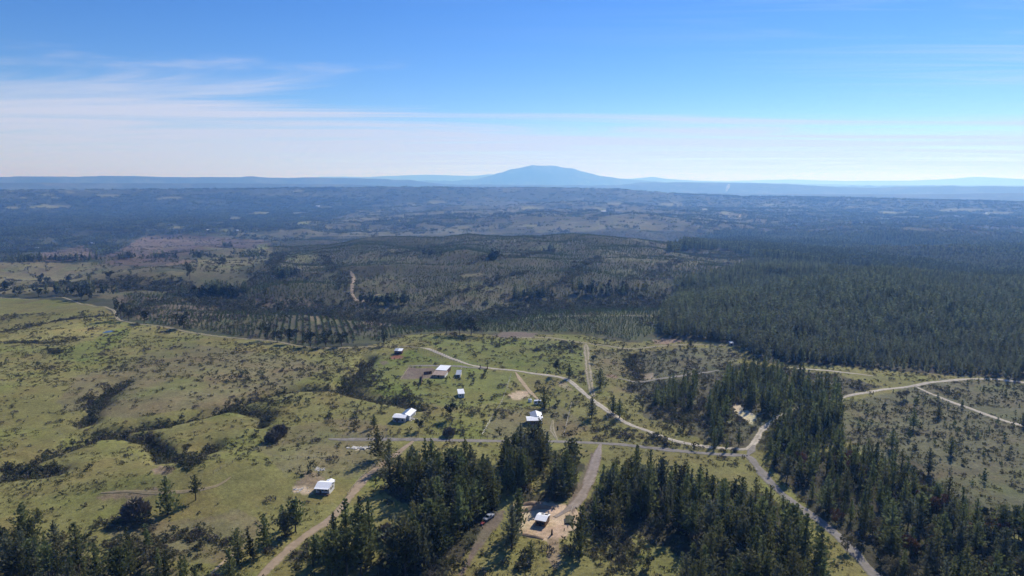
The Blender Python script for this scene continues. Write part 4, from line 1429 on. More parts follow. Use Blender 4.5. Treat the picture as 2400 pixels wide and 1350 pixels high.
# thickets where the photograph shows solid patches
pt = []
for px, py, rx, ry, n in ((215, 950, 22, 18, 90), (60, 1105, 45, 10, 130), (110, 1105, 35, 10, 90), (440, 1080, 30, 14, 130), (135, 827, 22, 7, 70), (330, 858, 60, 16, 50), (740, 870, 90, 30, 90), (640, 940, 60, 8, 60),
                          (560, 880, 90, 26, 70), (945, 935, 40, 9, 55), (1480, 855, 18, 30, 130), (1330, 1150, 30, 20, 30), (1440, 1290, 60, 40, 120), (700, 1290, 60, 40, 80), (350, 1290, 90, 30, 130), (300, 1235, 70, 14, 40), (440, 1255, 70, 18, 50), (540, 1270, 40, 14, 25), (190, 1275, 50, 14, 30), (120, 1330, 120, 20, 110),
                          (860, 900, 40, 14, 90), (1560, 930, 40, 20, 120), (1610, 970, 60, 25, 160), (1180, 800, 60, 10, 60), (1330, 815, 40, 12, 60), (1290, 820, 40, 16, 50), (600, 900, 120, 26, 70), (1010, 1330, 80, 30, 80), (2300, 1330, 100, 30, 90)):
    q = g.normal(size=(n, 2)) * np.array([rx, ry]) * 0.6 + np.array([px, py])
    pt.append(G(q[:, 0], q[:, 1]))
pt = np.concatenate(pt)
stuff_shrubs('pasture_thicket', 'solid dark thicket patches on the pastures and banks', pt[:, 0], pt[:, 1], np.clip(np.exp(g.normal(size=len(pt)) * 0.35) * 1.1, 0.4, 2.6), [.12, .18, .16, .10, .09, .07, .10, .09, .09])

# valley thicket beyond the pastures
c = smooth_line(VALLEY, 3.0)
n = 4200
k = g.integers(0, len(c), n)
sd = 13 + 10 * np.clip(fbm(c[k, 0] / 60, c[k, 1] / 60, 2, 620) + 0.4, 0, 1.3)
x, y = c[k, 0] + g.normal(size=n) * sd, c[k, 1] + g.normal(size=n) * sd
stuff_shrubs('valley_thicket', 'dark thicket along the valley stream beyond the pastures', x, y, np.clip(np.exp(g.normal(size=n) * 0.35) * 2.4, 1.0, 5.0), [.2, .16, .08, .16, .1, .1, .08, .06, .06])

# young pine plantation
SAPLING = [mesh_np('sapling', *pine_crown(500 + i, 3.0, 0.95, 7, 5, 2, 0.05, 0.62, 0, .8), [M_YOUNG], False) for i in range(3)]
plant_poly = WP(PLANT_HILL, True)
rows_poly = WP(ROWS, True)
green_poly = WP(GREENBAND, True)
forest_poly = WP(FOREST, True, 10)
x, y = jgrid(plant_poly, 3.7, 4.2, R(22), 0.75, g)
dv = pdist(x, y, VALLEY)
m = ~inside(x, y, rows_poly) & ~inside(x, y, green_poly) & ~inside(x, y, forest_poly) & (dv > 22) & off_roads(x, y, 1.5) & (g.uniform(0, 1, len(x)) < 0.72 + 0.6 * fbm(x / 90, y / 90, 3, 640))
for bp, q in [(p, c_) for c_, p, j in COVERS if c_ in ((0.20, 0.165, 0.095), (0.17, 0.14, 0.095))]:
    m &= ~inside(x, y, bp)
x, y = x[m], y[m]
s1 = np.clip(0.85 + 0.45 * fbm(x / 120, y / 120, 3, 650) + g.normal(size=len(x)) * 0.2, 0.3, 1.7)
xr, yr = jgrid(rows_poly, 1.7, 5.6, R(107), 0.22, g)
xg, yg = jgrid(green_poly, 3.2, 3.5, R(12), 0.5, g)
mg = off_roads(xg, yg, 0.8)
xg, yg = xg[mg], yg[mg]
X = np.concatenate([x, xr, xg])
Y = np.concatenate([y, yr, yg])
S = np.concatenate([s1, g.uniform(0.6, 1.0, len(xr)), g.uniform(0.55, 1.1, len(xg))])
scatter('young_plantation', 'young pine plantation covering the middle hillside', P3(X, Y), S, SAPLING)
print('saplings', len(X))
n = 5200
x, y = rand_in(None, 60.0, g, plant_poly)
hol = relief(x, y)
m = g.uniform(0, 1, len(x)) < np.where(hol < -6, 0.95, np.clip(0.45 - 0.04 * hol, 0.08, 0.9))
stuff_shrubs('plantation_scrub', 'brush between the plantation rows', x[m], y[m], np.clip(np.exp(g.normal(size=int(m.sum())) * 0.45) * 1.6, 0.5, 4.5), GREY_MIX)

# mature pine forest on the right
MIDPINE = [mesh_np('forest_pine', *pine_crown(520 + i, 14, 2.9, 11, 6, 3, 0.18, 1.75, 0, [.7, .85, .6][i]), [[M_FOREST, M_FOREST2, M_FOREST3][i]], False) for i in range(3)]
FARPINE = [mesh_np('far_pine', *pine_crown(540 + i, 14, 2.9, 6, 4, 2, 0.2, 2.8, 0, .7), [[M_FOREST, M_FOREST2, M_FOREST3][i]], False) for i in range(3)]
def stand_height(x, y):
    """blocks of different planting years"""
    wx, wy = x + 40 * fbm(x / 120, y / 120, 2, 31), y + 40 * fbm(x / 120, y / 120, 2, 32)
    return 0.72 + 0.14 * np.floor(4.2 * vnoise(wx / 260, wy / 330, 77))


def stand_tone(x, y):
    wx, wy = x + 40 * fbm(x / 120, y / 120, 2, 31), y + 40 * fbm(x / 120, y / 120, 2, 32)
    v = vnoise(wx / 300 + 7.7, wy / 360, 78) + g.normal(size=len(x)) * 0.16
    return np.where(v < 0.38, 1, np.where(v > 0.66, 2, 0))


x, y = jgrid(forest_poly, 4.2, 4.4, R(35), 0.9, g)
r = np.hypot(x, y)
m = (r < 1300) & (fbm(x / 38, y / 38, 3, 700) > -0.62) & (np.abs(np.mod(x * 0.8 + y * 0.6 + 14 * fbm(x / 80, y / 80, 2, 5), 190) - 95) > 4)
x1, y1 = x[m], y[m]
scatter('pine_forest', 'dense dark pine forest on the right hillside', P3(x1, y1), np.clip(stand_height(x1, y1) - 0.20 + 0.22 * fbm(x1 / 60, y1 / 60, 4, 710) + g.normal(size=len(x1)) * 0.11, 0.3, 1.4), MIDPINE, stand_tone(x1, y1))
m = (r >= 1300) & (r < 3000) & (g.uniform(0, 1, len(r)) < np.where(r < 1900, 0.62, 0.34))
x2, y2 = x[m], y[m]
scatter('far_pine_forest', 'distant part of the dark pine forest', P3(x2, y2), np.where(np.hypot(x2, y2) < 1900, 1.0, 1.3) * np.clip(0.12 + stand_height(x2, y2) + 0.2 * fbm(x2 / 150, y2 / 150, 3, 720) + g.normal(size=len(x2)) * 0.1, 0.5, 1.7), FARPINE, stand_tone(x2, y2))
print('forest', len(x1), len(x2))


# clumps of trees for the land beyond
def clump(seed, n, spread, h, material):
    q = np.random.default_rng(seed)
    parts = []
    for i in range(n):
        v, f = blob_crown(seed * 31 + i, h * 0.33, h * 0.42, h * 0.5, 16, 4, h * 0.26, 0.5)
        s = q.uniform(0.6, 1.15)
        parts.append((v * s + np.array([*(q.uniform(-1, 1, 2) * spread), 0]), f))
    return mesh_np('clump', *join(parts), [material], False)


CLUMP = [clump(800 + i, 12, 17, 10, M_LEAF if i % 2 else M_PINE) for i in range(4)]
area = g.uniform(0, 1, 60000)
rr = np.sqrt(1500.0 ** 2 + area * (7500.0 ** 2 - 1500.0 ** 2))
aa = g.uniform(R(-41), R(41), 60000)
x, y = np.sin(aa) * rr, np.cos(aa) * rr
wood = inside(x, y, WP(LEFTWOOD, True, 8))
dens = fbm(x / 420, y / 300, 4, 730)
hol = relief(x, y)
p = np.where(wood, 0.95, np.clip(0.34 + 0.7 * dens - 0.03 * hol, 0.16, 0.95))
p = np.where(aa > R(14), np.maximum(p, 0.6), p)
m = (g.uniform(0, 1, len(x)) < p) & ~inside(x, y, plant_poly) & ~(inside(x, y, forest_poly) & (rr < 3000))
for c_, pl, j in COVERS:
    if c_ in ((0.165, 0.165, 0.080), CLEAR, FIELD, PALE):
        m &= ~inside(x, y, pl)
x, y = x[m], y[m]
scatter('distant_woodland', 'far-off woods and tree groups fading into the haze', P3(x, y, -0.5), np.clip(np.exp(g.normal(size=len(x)) * 0.25) * 0.95, 0.5, 1.8), CLUMP)
print('clumps', len(x))
# tree lines and spinneys in the middle distance
pt = []
for px, py, rx, ry, n in ((670, 648, 24, 4, 40), (1155, 607, 14, 4, 16), (1640, 690, 45, 8, 70), (1600, 694, 10, 4, 20), (500, 690, 60, 6, 90), (540, 692, 40, 5, 60), (380, 605, 40, 3, 30), (470, 602, 30, 3, 25), (300, 605, 30, 3, 20),
                          (530, 578, 20, 5, 26), (465, 603, 12, 4, 16), (230, 572, 20, 4, 24), (150, 612, 90, 4, 60), (60, 612, 40, 4, 30), (1010, 600, 20, 2, 14), (1420, 690, 60, 6, 50), (1250, 700, 50, 5, 40), (900, 712, 60, 5, 50),
                          (180, 690, 100, 4, 40), (420, 560, 40, 3, 16), (600, 600, 12, 8, 14), (1810, 648, 18, 5, 20), (1290, 590, 12, 3, 12), (1090, 505, 60, 4, 30), (560, 545, 60, 3, 30)):
    q = g.normal(size=(n, 2)) * np.array([rx, ry]) * 0.55 + np.array([px, py])
    pt.append(G(q[:, 0], q[:, 1]))
pt = np.concatenate(pt)
TREES2 = [mesh_np('spinney_tree', *blob_crown(900 + i, 2.6, 4.2, 5.6, 120, 8, 1.5), [M_DARKLEAF], False) for i in range(3)] + MIDPINE
scatter('spinneys', 'dark spinneys and tree lines in the middle distance', pt, np.clip(np.exp(g.normal(size=len(pt)) * 0.25) * 0.95, 0.5, 1.8), TREES2)
# hedgerow trees on the pale hill and clear-cut
x, y = rand_in([(-100, 600), (330, 556), (640, 560), (640, 640), (440, 700), (0, 696), (-100, 696)], 110, g)
m = fbm(x / 60, y / 60, 2, 760) > -0.02
x, y = x[m], y[m]
scatter('hill_scrub', 'bushes dotted over the left hills beyond the road', P3(x, y), np.clip(np.exp(g.normal(size=len(x)) * 0.5) * 1.5, 0.5, 4.5), SHRUB)

# tussocks that give the pastures their grain
TUFT = []
for i, mm in enumerate((M_TUSSOCK, M_TUSSOCK, M_OLIVE)):
    q = np.random.default_rng(950 + i)
    n = 12
    cc = q.normal(size=(n, 3)) * np.array([.45, .45, .05]) + np.array([0, 0, .22])
    TUFT.append(mesh_np('tuft', *cards(cc, q.normal(size=(n, 3)) * .5 + np.array([0, 0, 1.0]), q.uniform(.35, .6, n), q.uniform(.18, .34, n), q), [mm], False))
x = g.uniform(-560, 560, 75000)
y = g.uniform(150, 640, 75000)
m = inside(x, y, near_poly) & (np.abs(np.arctan2(x, y)) < R(41)) & (fbm(x / 16, y / 16, 3, 810) + 0.5 * fbm(x / 60, y / 60, 2, 811) > -0.05)
x, y = x[m], y[m]
m = off_roads(x, y, 0.2) & house_clear(x, y)
for bp in bare_polys:
    m &= ~inside(x, y, bp)
x, y = x[m], y[m]
scatter('grass_tussocks', 'tussocks of rough grass over the pastures and heath', P3(x, y), np.clip(np.exp(g.normal(size=len(x)) * 0.4), 0.4, 2.4), TUFT)
print('tufts', len(x))

# wooded gullies folding into the plantation hillside
gx, gy = [], []
for line in ([(1000, 722), (1050, 694), (1130, 672), (1185, 650), (1230, 640)], [(1250, 694), (1330, 655), (1372, 622), (1400, 602)], [(850, 704), (800, 664), (778, 625), (762, 592)],
             [(560, 690), (602, 652), (640, 622), (664, 592)], [(1450, 690), (1502, 652), (1562, 624), (1600, 612)], [(1090, 620), (1150, 606), (1220, 602), (1300, 590)], [(900, 600), (960, 590), (1040, 586)],
             [(300, 745), (340, 720), (400, 705), (480, 700)], [(700, 640), (660, 650), (610, 668)]):
    c = smooth_line(G(*np.array(line, float).T)[:, :2], 3.0)
    n = len(c) * 2
    k = g.integers(0, len(c), n)
    sd = 4 + 7 * np.clip(fbm(c[k, 0] / 50, c[k, 1] / 50, 2, 900) + 0.4, 0, 1.2)
    gx.append(c[k, 0] + g.normal(size=n) * sd)
    gy.append(c[k, 1] + g.normal(size=n) * sd)
gx, gy = np.concatenate(gx), np.concatenate(gy)
stuff_shrubs('hillside_thicket', 'dark brush in the gullies of the plantation hillside', gx, gy, np.clip(np.exp(g.normal(size=len(gx)) * 0.35) * 2.2, 0.8, 4.6), [.2, .14, .1, .16, .1, .1, .08, .06, .06])
# young pines seeded over the heath
hx, hy = rand_in(None, 130.0, g, heath_poly)
m = off_roads(hx, hy, 1.0)
scatter('heath_seedlings', 'small dark young pines seeded over the heath', P3(hx[m], hy[m]), np.clip(np.exp(g.normal(size=int(m.sum())) * 0.4) * 0.9, 0.4, 2.0), SAPLING)
# ------------------------------------------------------------------ buildings
M_WHITE = mat('white_sheet_roof', (0.92, 0.92, 0.90), 0.5, 0.07, 0.7, 0, 0.5)
M_WHITEWALL = mat('white_painted_wall', (0.72, 0.71, 0.68), 0.8, 0.10, 0.5)
M_SHADEDROOF = mat('shaded_white_sheet_roof', (0.16, 0.24, 0.36), 0.45, 0.15, 0.5, 0, 0.4)  # shade on the left slope of a white roof, put into its colour
M_GREYROOF = mat('grey_sheet_roof', (0.36, 0.38, 0.42), 0.45, 0.15, 0.5, 0, 0.4)
M_RUSTROOF = mat('rusty_sheet_roof', (0.34, 0.25, 0.19), 0.7, 0.3, 0.6)
M_WOOD = mat('brown_boards', (0.16, 0.095, 0.055), 0.85, 0.3, 1.0)
M_REDWOOD = mat('dark_red_boards', (0.095, 0.045, 0.040), 0.85, 0.3, 1.0)
M_GREYWALL = mat('grey_boards', (0.34, 0.34, 0.36), 0.85, 0.2, 1.0)
M_CREAM = mat('cream_wall', (0.66, 0.60, 0.44), 0.85, 0.1, 1.0)
M_GLASS = mat('window_glass', (0.02, 0.025, 0.03), 0.1, 0, 1, 0, 0.5)
M_DARK = mat('dark_opening', (0.03, 0.028, 0.026), 0.9, 0.2, 1.0)
M_POST = mat('weathered_wood', (0.20, 0.165, 0.125), 0.95, 0.3, 2.0)
M_PALEWOOD = mat('pale_wood', (0.55, 0.46, 0.32), 0.9, 0.2, 2.0)
M_WIRE = mat('fence_wire', (0.35, 0.35, 0.35), 0.5, 0, 1, 0, 0.5, 0, 0, 5, 0.8)
M_NET = mat('dark_green_netting', (0.075, 0.078, 0.040), 0.9, 0.35, 1.5)
M_STONE = mat('pale_rubble', (0.62, 0.58, 0.50), 0.95, 0.25, 1.5)
M_TYRE = mat('tyre_rubber', (0.025, 0.025, 0.025), 0.9)
M_CAR = mat('white_car_paint', (0.75, 0.76, 0.78), 0.3, 0, 1, 0, 0.5)
M_RED = mat('red_paint', (0.22, 0.03, 0.025), 0.5, 0.15, 1.0)
M_WATER = mat('pond_water', (0.05, 0.07, 0.08), 0.22, 0, 1, 0, 0.4, 0, 0.15, 2.0)
M_SOIL = mat('turned_soil', (0.30, 0.21, 0.13), 0.95, 0.3, 0.8)


def boxm(x0, x1, y0, y1, z0, z1):
    v = [(x, y, z) for z in (z0, z1) for y in (y0, y1) for x in (x0, x1)]
    f = [(0, 2, 3, 1), (4, 5, 7, 6), (0, 1, 5, 4), (2, 6, 7, 3), (0, 4, 6, 2), (1, 3, 7, 5)]
    return np.array(v, float), np.array(f)


def part(name, geo, material, parent, label=None):
    v, f = geo
    o = new_obj(name, mesh(name, v, f, [material]), parent)
    if label:
        o['label'] = label
    return o


def slab(p, t, nrm=None):
    """a thin sheet through four corners, t thick"""
    p = np.array(p, float)
    n = np.cross(p[1] - p[0], p[3] - p[0])
    n /= np.linalg.norm(n)
    v = np.vstack([p, p + n * t])
    return v, np.array([(3, 2, 1, 0), (4, 5, 6, 7), (0, 1, 5, 4), (1, 2, 6, 5), (2, 3, 7, 6), (3, 0, 4, 7)])


def frame3(p0, p1, p2):
    """house frame from the three visible ground corners: front-left, front-right, rear-right"""
    a, b, c = G(*zip(p0, p1, p2))
    ux = (b - a)[:2]
    w = np.linalg.norm(ux)
    ux /= w
    uy = np.array([-ux[1], ux[0]])
    d = abs(np.dot((c - b)[:2], uy))
    return a, math.atan2(ux[1], ux[0]), w, d


def base_empty(name, x, y, z, rz, label, cat, group=None):
    e = bpy.data.objects.new(name, None)
    scene.collection.objects.link(e)
    e.location = (x, y, z)
    e.rotation_euler = (0, 0, rz)
    tag(e, label, cat, group)
    return e


def wall_gable(w, d, h, rise, along_x=True, x0=0.0, y0=0.0):
    """closed walls with gable ends under a ridge"""
    if along_x:
        v = [(x0, y0, -.5), (x0 + w, y0, -.5), (x0 + w, y0 + d, -.5), (x0, y0 + d, -.5), (x0, y0, h), (x0 + w, y0, h), (x0 + w, y0 + d, h), (x0, y0 + d, h), (x0, y0 + d / 2, h + rise), (x0 + w, y0 + d / 2, h + rise)]
        f = [(0, 1, 5, 4), (2, 3, 7, 6), (1, 2, 6, 9, 5), (3, 0, 4, 8, 7), (4, 5, 9, 8), (6, 7, 8, 9), (3, 2, 1, 0)]
    else:
        v = [(x0, y0, -.5), (x0 + w, y0, -.5), (x0 + w, y0 + d, -.5), (x0, y0 + d, -.5), (x0, y0, h), (x0 + w, y0, h), (x0 + w, y0 + d, h), (x0, y0 + d, h), (x0 + w / 2, y0, h + rise), (x0 + w / 2, y0 + d, h + rise)]
        f = [(0, 1, 5, 8, 4), (2, 3, 7, 9, 6), (1, 2, 6, 5), (3, 0, 4, 7), (4, 8, 9, 7), (8, 5, 6, 9), (3, 2, 1, 0)]
    return v, f


def gable_roof(w, d, h, rise, e, mats2, parent, along_x=True, x0=0.0, y0=0.0, sheets=0):
    """two roof planes, each a part; raised seams of the sheets run down the slope"""
    lift = 0.06
    if along_x:
        k = rise / (d / 2)
        r = (y0 + d / 2, h + rise + lift)
        a = [(x0 - e, y0 - e, h - k * e + lift), (x0 + w + e, y0 - e, h - k * e + lift), (x0 + w + e, *r), (x0 - e, *r)]
        b = [(x0 + w + e, y0 + d + e, h - k * e + lift), (x0 - e, y0 + d + e, h - k * e + lift), (x0 - e, *r), (x0 + w + e, *r)]
    else:
        k = rise / (w / 2)
        m, z = x0 + w / 2, h + rise + lift
        a = [(x0 - e, y0 + d + e, h - k * e + lift), (x0 - e, y0 - e, h - k * e + lift), (m, y0 - e, z), (m, y0 + d + e, z)]
        b = [(x0 + w + e, y0 - e, h - k * e + lift), (x0 + w + e, y0 + d + e, h - k * e + lift), (m, y0 + d + e, z), (m, y0 - e, z)]
    for q, mm in zip((a, b), mats2):
        rp = part('roof', slab(q, 0.08), mm, parent)
        q = np.array(q)
        n = np.cross(q[1] - q[0], q[3] - q[0])
        n /= np.linalg.norm(n)
        ln = np.linalg.norm(q[1] - q[0])
        cnt = int(ln / 0.9)
        for i in range(1, cnt):
            s = q[0] + (q[1] - q[0]) * i / cnt
            t = q[3] + (q[2] - q[3]) * i / cnt
            dr = (q[1] - q[0]) / ln * 0.03
            part('seam', slab([s - dr + n * 0.078, s + dr + n * 0.078, t + dr + n * 0.078, t - dr + n * 0.078], 0.04), mm, rp)
    return a, b


def window(parent, x, y, z, w, h, axis, frame=M_WHITEWALL):
    """a framed window standing 4 cm proud of a wall; axis: the wall faces -y ('f') or +x ('r')"""
    if axis == 'f':
        o = part('window', boxm(x - w / 2 - .06, x + w / 2 + .06, y - .05, y + .02, z - .06, z + h + .06), frame, parent)
        part('pane', boxm(x - w / 2, x + w / 2, y - .06, y - .045, z, z + h), M_GLASS, o)
    else:
        o = part('window', boxm(x - .02, x + .05, y - w / 2 - .06, y + w / 2 + .06, z - .06, z + h + .06), frame, parent)
        part('pane', boxm(x + .045, x + .06, y - w / 2, y + w / 2, z, z + h), M_GLASS, o)
    return o


def door(parent, x, y, axis, w=0.9, h=2.0, material=M_WOOD):
    if axis == 'f':
        o = part('door', boxm(x - w / 2, x + w / 2, y - .05, y + .02, 0.02, h), material, parent)
    else:
        o = part('door', boxm(x - .02, x + .05, y - w / 2, y + w / 2, 0.02, h), material, parent)
    return o


# the house on the pasture by the earth track: white gable roof, verandah posts, a white annex behind
a, rz, w, d = frame3((741, 1155), (772, 1159), (785, 1147))
d = 5.2
e = base_empty('white_house', a[0], a[1], a[2], rz, 'white-roofed house with a dark verandah front beside the earth track', 'house')
part('wall', wall_gable(w, d, 2.5, 0.8), M_WHITEWALL, e)
gable_roof(w, d, 2.5, 0.8, 0.35, (M_WHITE, M_WHITE), e)
part('verandah_roof', slab([(-.3, -1.5, 2.3), (w + .2, -1.5, 2.3), (w + .2, -.05, 2.5), (-.3, -.05, 2.5)], 0.06), M_WHITE, e)
for i in range(5):
    x = 0.1 + (w - 0.2) * i / 4
    part('verandah_post', boxm(x - .06, x + .06, -1.4, -1.28, -.3, 2.28), M_POST, e)
part('verandah_floor', boxm(-.1, w + .1, -1.45, -.02, -.4, 0.12), M_WOOD, e)
for i in range(3):
    window(e, w * (0.18 + 0.3 * i), -.01, 0.9, 1.1, 1.0, 'f')
door(e, w * 0.33, -.01, 'f')
window(e, w, d * 0.35, 0.9, 1.0, 1.0, 'r')
window(e, w, d * 0.7, 0.9, 1.0, 1.0, 'r')
part('annex_wall', wall_gable(2.8, 2.2, 2.1, 0.5, False, w - 3.6, d + 0.02), M_WHITEWALL, e)
gable_roof(2.8, 2.0, 2.1, 0.5, 0.2, (M_WHITE, M_WHITE), e, False, w - 3.6, d + 0.35)


def t_house(name, p0, p1, p2, label, wingcol, wallcol, wing_x, wing_w, wing_d, rise2):
    """front block with its ridge along the front and a rear wing whose ridge runs back"""
    a, rz, w, d = frame3(p0, p1, p2)
    d = min(max(d, 4.6), 6.0)
    e = base_empty(name, a[0], a[1], a[2], rz, label, 'house')
    part('wall', wall_gable(w, d, 2.5, 0.65), wallcol, e)
    gable_roof(w, d, 2.5, 0.65, 0.35, (M_WHITE, M_WHITE), e)
    part('wing_wall', wall_gable(wing_w, wing_d, 2.6, rise2, False, wing_x * w, d * 0.5 + 0.3), M_WHITEWALL, e)
    gable_roof(wing_w, wing_d, 2.6, rise2, 0.3, (wingcol, M_WHITE), e, False, wing_x * w, d * 0.5 + 0.6)
    for i in range(3):
        window(e, w * (0.2 + 0.3 * i), -.01, 0.9, 1.0, 0.95, 'f')
    door(e, w * 0.35, -.01, 'f')
    window(e, w, d * 0.3, 0.9, 0.9, 0.9, 'r')
    door(e, w, d * 0.62, 'r', 0.9, 2.0, M_DARK)
    xr = wing_x * w + wing_w
    if xr > w - 0.01:
        for i in range(3):
            window(e, xr, d + 0.9 + i * (wing_d - d * .5 - 1.2) / 3, 0.9, 0.9, 1.0, 'r')
    return e, w, d


eb, wb, db = t_house('t_shaped_house', (921, 989), (949, 991), (957, 981), 'white T-shaped house with one roof slope coloured blue for shade in the open pasture', M_SHADEDROOF, M_GREYWALL, 0.42, 5.0, 9.0, 0.85)
ed_, wd, dd = t_house('cross_gabled_house', (1236, 997), (1268, 998), (1274, 985), 'white cross-gabled house with a rear slope coloured grey for shade behind the pines above the grey road', M_GREYROOF, M_WOOD, 0.36, 5.6, 8.5, 1.0)  # left wing slope is grey: shade coloured into a white roof

# white cabin
a, rz, w, d = frame3((1075, 932), (1088.5, 932.4), (1092, 925))
d = max(d, 5.5)
e = base_empty('white_cabin', a[0], a[1], a[2], rz, 'small white cabin with a plain white sloping roof alone in the pasture', 'cabin')
v = [(0, 0, -.5), (w, 0, -.5), (w, d, -.5), (0, d, -.5), (0, 0, 2.2), (w, 0, 2.2), (w, d, 3.0), (0, d, 3.0)]
part('wall', (v, [(0, 1, 5, 4), (1, 2, 6, 5), (2, 3, 7, 6), (3, 0, 4, 7), (4, 5, 6, 7), (3, 2, 1, 0)]), M_WHITEWALL, e)
rp = part('roof', slab([(-.25, -.25, 2.22), (w + .25, -.25, 2.22), (w + .25, d + .25, 3.1), (-.25, d + .25, 3.1)], 0.08), M_WHITE, e)
for i in range(1, 5):
    x = w * i / 5
    part('seam', slab([(x - .03, -.25, 2.30), (x + .03, -.25, 2.30), (x + .03, d + .25, 3.18), (x - .03, d + .25, 3.18)], 0.04), M_WHITE, rp)
window(e, w * 0.3, -.01, 0.9, 0.8, 0.8, 'f')
door(e, w * 0.7, -.01, 'f', 0.85, 1.9, M_GREYWALL)

# clearing cabin with roof lights
a, rz, w, d = frame3((1254.5, 1232), (1278, 1236), (1287, 1224))
d = max(d, 5.2)
e = base_empty('clearing_cabin', a[0], a[1], a[2], rz, 'brown cabin with a bright white gable roof in the bare clearing', 'cabin')
part('wall', wall_gable(w, d, 2.3, 0.6), M_WOOD, e)
ra, rb = gable_roof(w, d, 2.3, 0.6, 0.3, (M_WHITE, M_WHITE), e)
q = np.array(rb)
for s0, s1 in ((0.12, 0.42), (0.48, 0.72)):
    n = np.cross(q[1] - q[0], q[3] - q[0])
    n /= np.linalg.norm(n)
    pts = [q[0] + (q[1] - q[0]) * s + (q[3] - q[0]) * t + n * 0.125 for s, t in ((s0, 0.25), (s1, 0.25), (s1, 0.7), (s0, 0.7))]
    part('skylight', slab(pts, 0.03), M_GLASS, e)
for i in range(2):
    window(e, w * (0.25 + 0.5 * i), -.01, 0.8, 0.9, 0.9, 'f', M_POST)
door(e, w * 0.5, -.01, 'f', 0.9, 1.95, M_DARK)
window(e, w, d * 0.5, 0.8, 1.0, 0.9, 'r', M_POST)


def shed(name, p0, p1, p2, h0, h1, roofm, wallm, label, cat='shed', dmin=3.0, two=None, rightwall=None):
    a, rz, w, d = frame3(p0, p1, p2)
    d = max(d, dmin)
    e = base_empty(name, a[0], a[1], a[2], rz, label, cat)
    v = [(0, 0, -.5), (w, 0, -.5), (w, d, -.5), (0, d, -.5), (0, 0, h0), (w, 0, h0), (w, d, h1), (0, d, h1)]
    part('wall', (v, [(0, 1, 5, 4), (1, 2, 6, 5), (2, 3, 7, 6), (3, 0, 4, 7), (4, 5, 6, 7), (3, 2, 1, 0)]), wallm, e)
    if rightwall is not None:
        part('side_wall', boxm(w + .005, w + .06, 0.0, d, -.5, min(h0, h1) - .05), rightwall, e)
    k = (h1 - h0) / d
    for x0, x1, mm in ([(-.25, w + .25, roofm)] if two is None else [(-.25, w * .45, roofm), (w * .45 + .02, w + .25, two)]):
        part('roof', slab([(x0, -.3, h0 - .3 * k + .02), (x1, -.3, h0 - .3 * k + .02), (x1, d + .3, h1 + .3 * k + .02), (x0, d + .3, h1 + .3 * k + .02)], 0.07), mm, e)
    door(e, w * 0.5, -.01, 'f', 0.9, 1.8, M_DARK)
    window(e, w * 0.2, -.01, 0.9, 0.7, 0.7, 'f', wallm)
    return e


shed('red_shed', (924.5, 830.5), (941.5, 830), (945, 825.5), 2.6, 3.2, M_GREYROOF, M_REDWOOD, 'dark red shed with half white, half grey roof near the boundary road', 'shed', 4.0, M_WHITE)
shed('farm_house', (1022, 876), (1046, 877), (1056, 867.5), 2.6, 3.3, M_WHITE, M_REDWOOD, 'long farmhouse with a bright white roof beside the bare yard', 'house', 8.0)
shed('low_barn', (1013, 885), (1042, 886), (1045, 877), 1.8, 2.4, M_RUSTROOF, M_RUSTROOF, 'low barn with a rusty brown roof in front of the white farmhouse', 'barn', 4.5, None, M_WHITEWALL)
shed('grey_shed', (1068.5, 885.5), (1079, 886), (1085, 877), 2.0, 2.6, M_GREYROOF, M_GREYWALL, 'small shed with a blue-grey roof and cream side by the farmhouse', 'shed', 4.5, None, M_CREAM)
shed('roadside_hut', (1711, 810), (1719, 810), (1721, 807), 2.0, 2.3, M_WHITE, M_GREYWALL, 'tiny white hut on the track below the pine forest', 'hut', 2.2, None, M_WHITEWALL)

# caravan behind the cross-gabled house
p = G(1260, 948)[0]
e = base_empty('caravan', p[0], p[1], p[2], R(6), 'small white caravan half hidden by a dark pine', 'caravan')
v, f = boxm(-2.2, 2.2, -1.0, 1.0, 0.5, 2.5)
v[v[:, 2] > 2] *= np.array([0.9, 0.94, 1.0])
part('body', (v, f), M_CAR, e)
for x in (-1.2, 0.6):
    part('window', boxm(x - .5, x + .5, -1.06, -.99, 1.3, 1.95), M_GLASS, e)
for y in (-0.95, 0.8):
    vv, ff = tube([(0, y, 0.35), (0, y + .15, 0.35)], [0.34, 0.34], 12)
    part('wheel', (np.vstack([vv, [(0, y, .35), (0, y + .15, .35)]]), [*map(tuple, ff)] + [(k, (k + 1) % 12, 24) for k in range(12)] + [(12 + (k + 1) % 12, 12 + k, 25) for k in range(12)]), M_TYRE, e)
part('tow_bar', boxm(2.1, 3.3, -.06, .06, .45, .55), M_POST, e)

# round water tank
p = G(1242, 942)[0]
e = base_empty('water_tank', p[0], p[1], p[2], 0, 'round white water tank with a dark hatch near the caravan', 'water tank')
vv, ff = tube([(0, 0, -.2), (0, 0, 1.5), (0, 0, 1.75), (0, 0, 1.9)], [1.1, 1.1, 0.9, 0.35], 20)
part('body', (np.vstack([vv, [(0, 0, 1.92)]]), [*map(tuple, ff)] + [(60 + k, 60 + (k + 1) % 20, 80) for k in range(20)]), M_CAR, e)
vv, ff = tube([(0, 0, 1.86), (0, 0, 2.02)], [0.3, 0.28], 12)
part('hatch', (np.vstack([vv, [(0, 0, 2.02)]]), [*map(tuple, ff)] + [(12 + k, 12 + (k + 1) % 12, 24) for k in range(12)]), M_DARK, e)


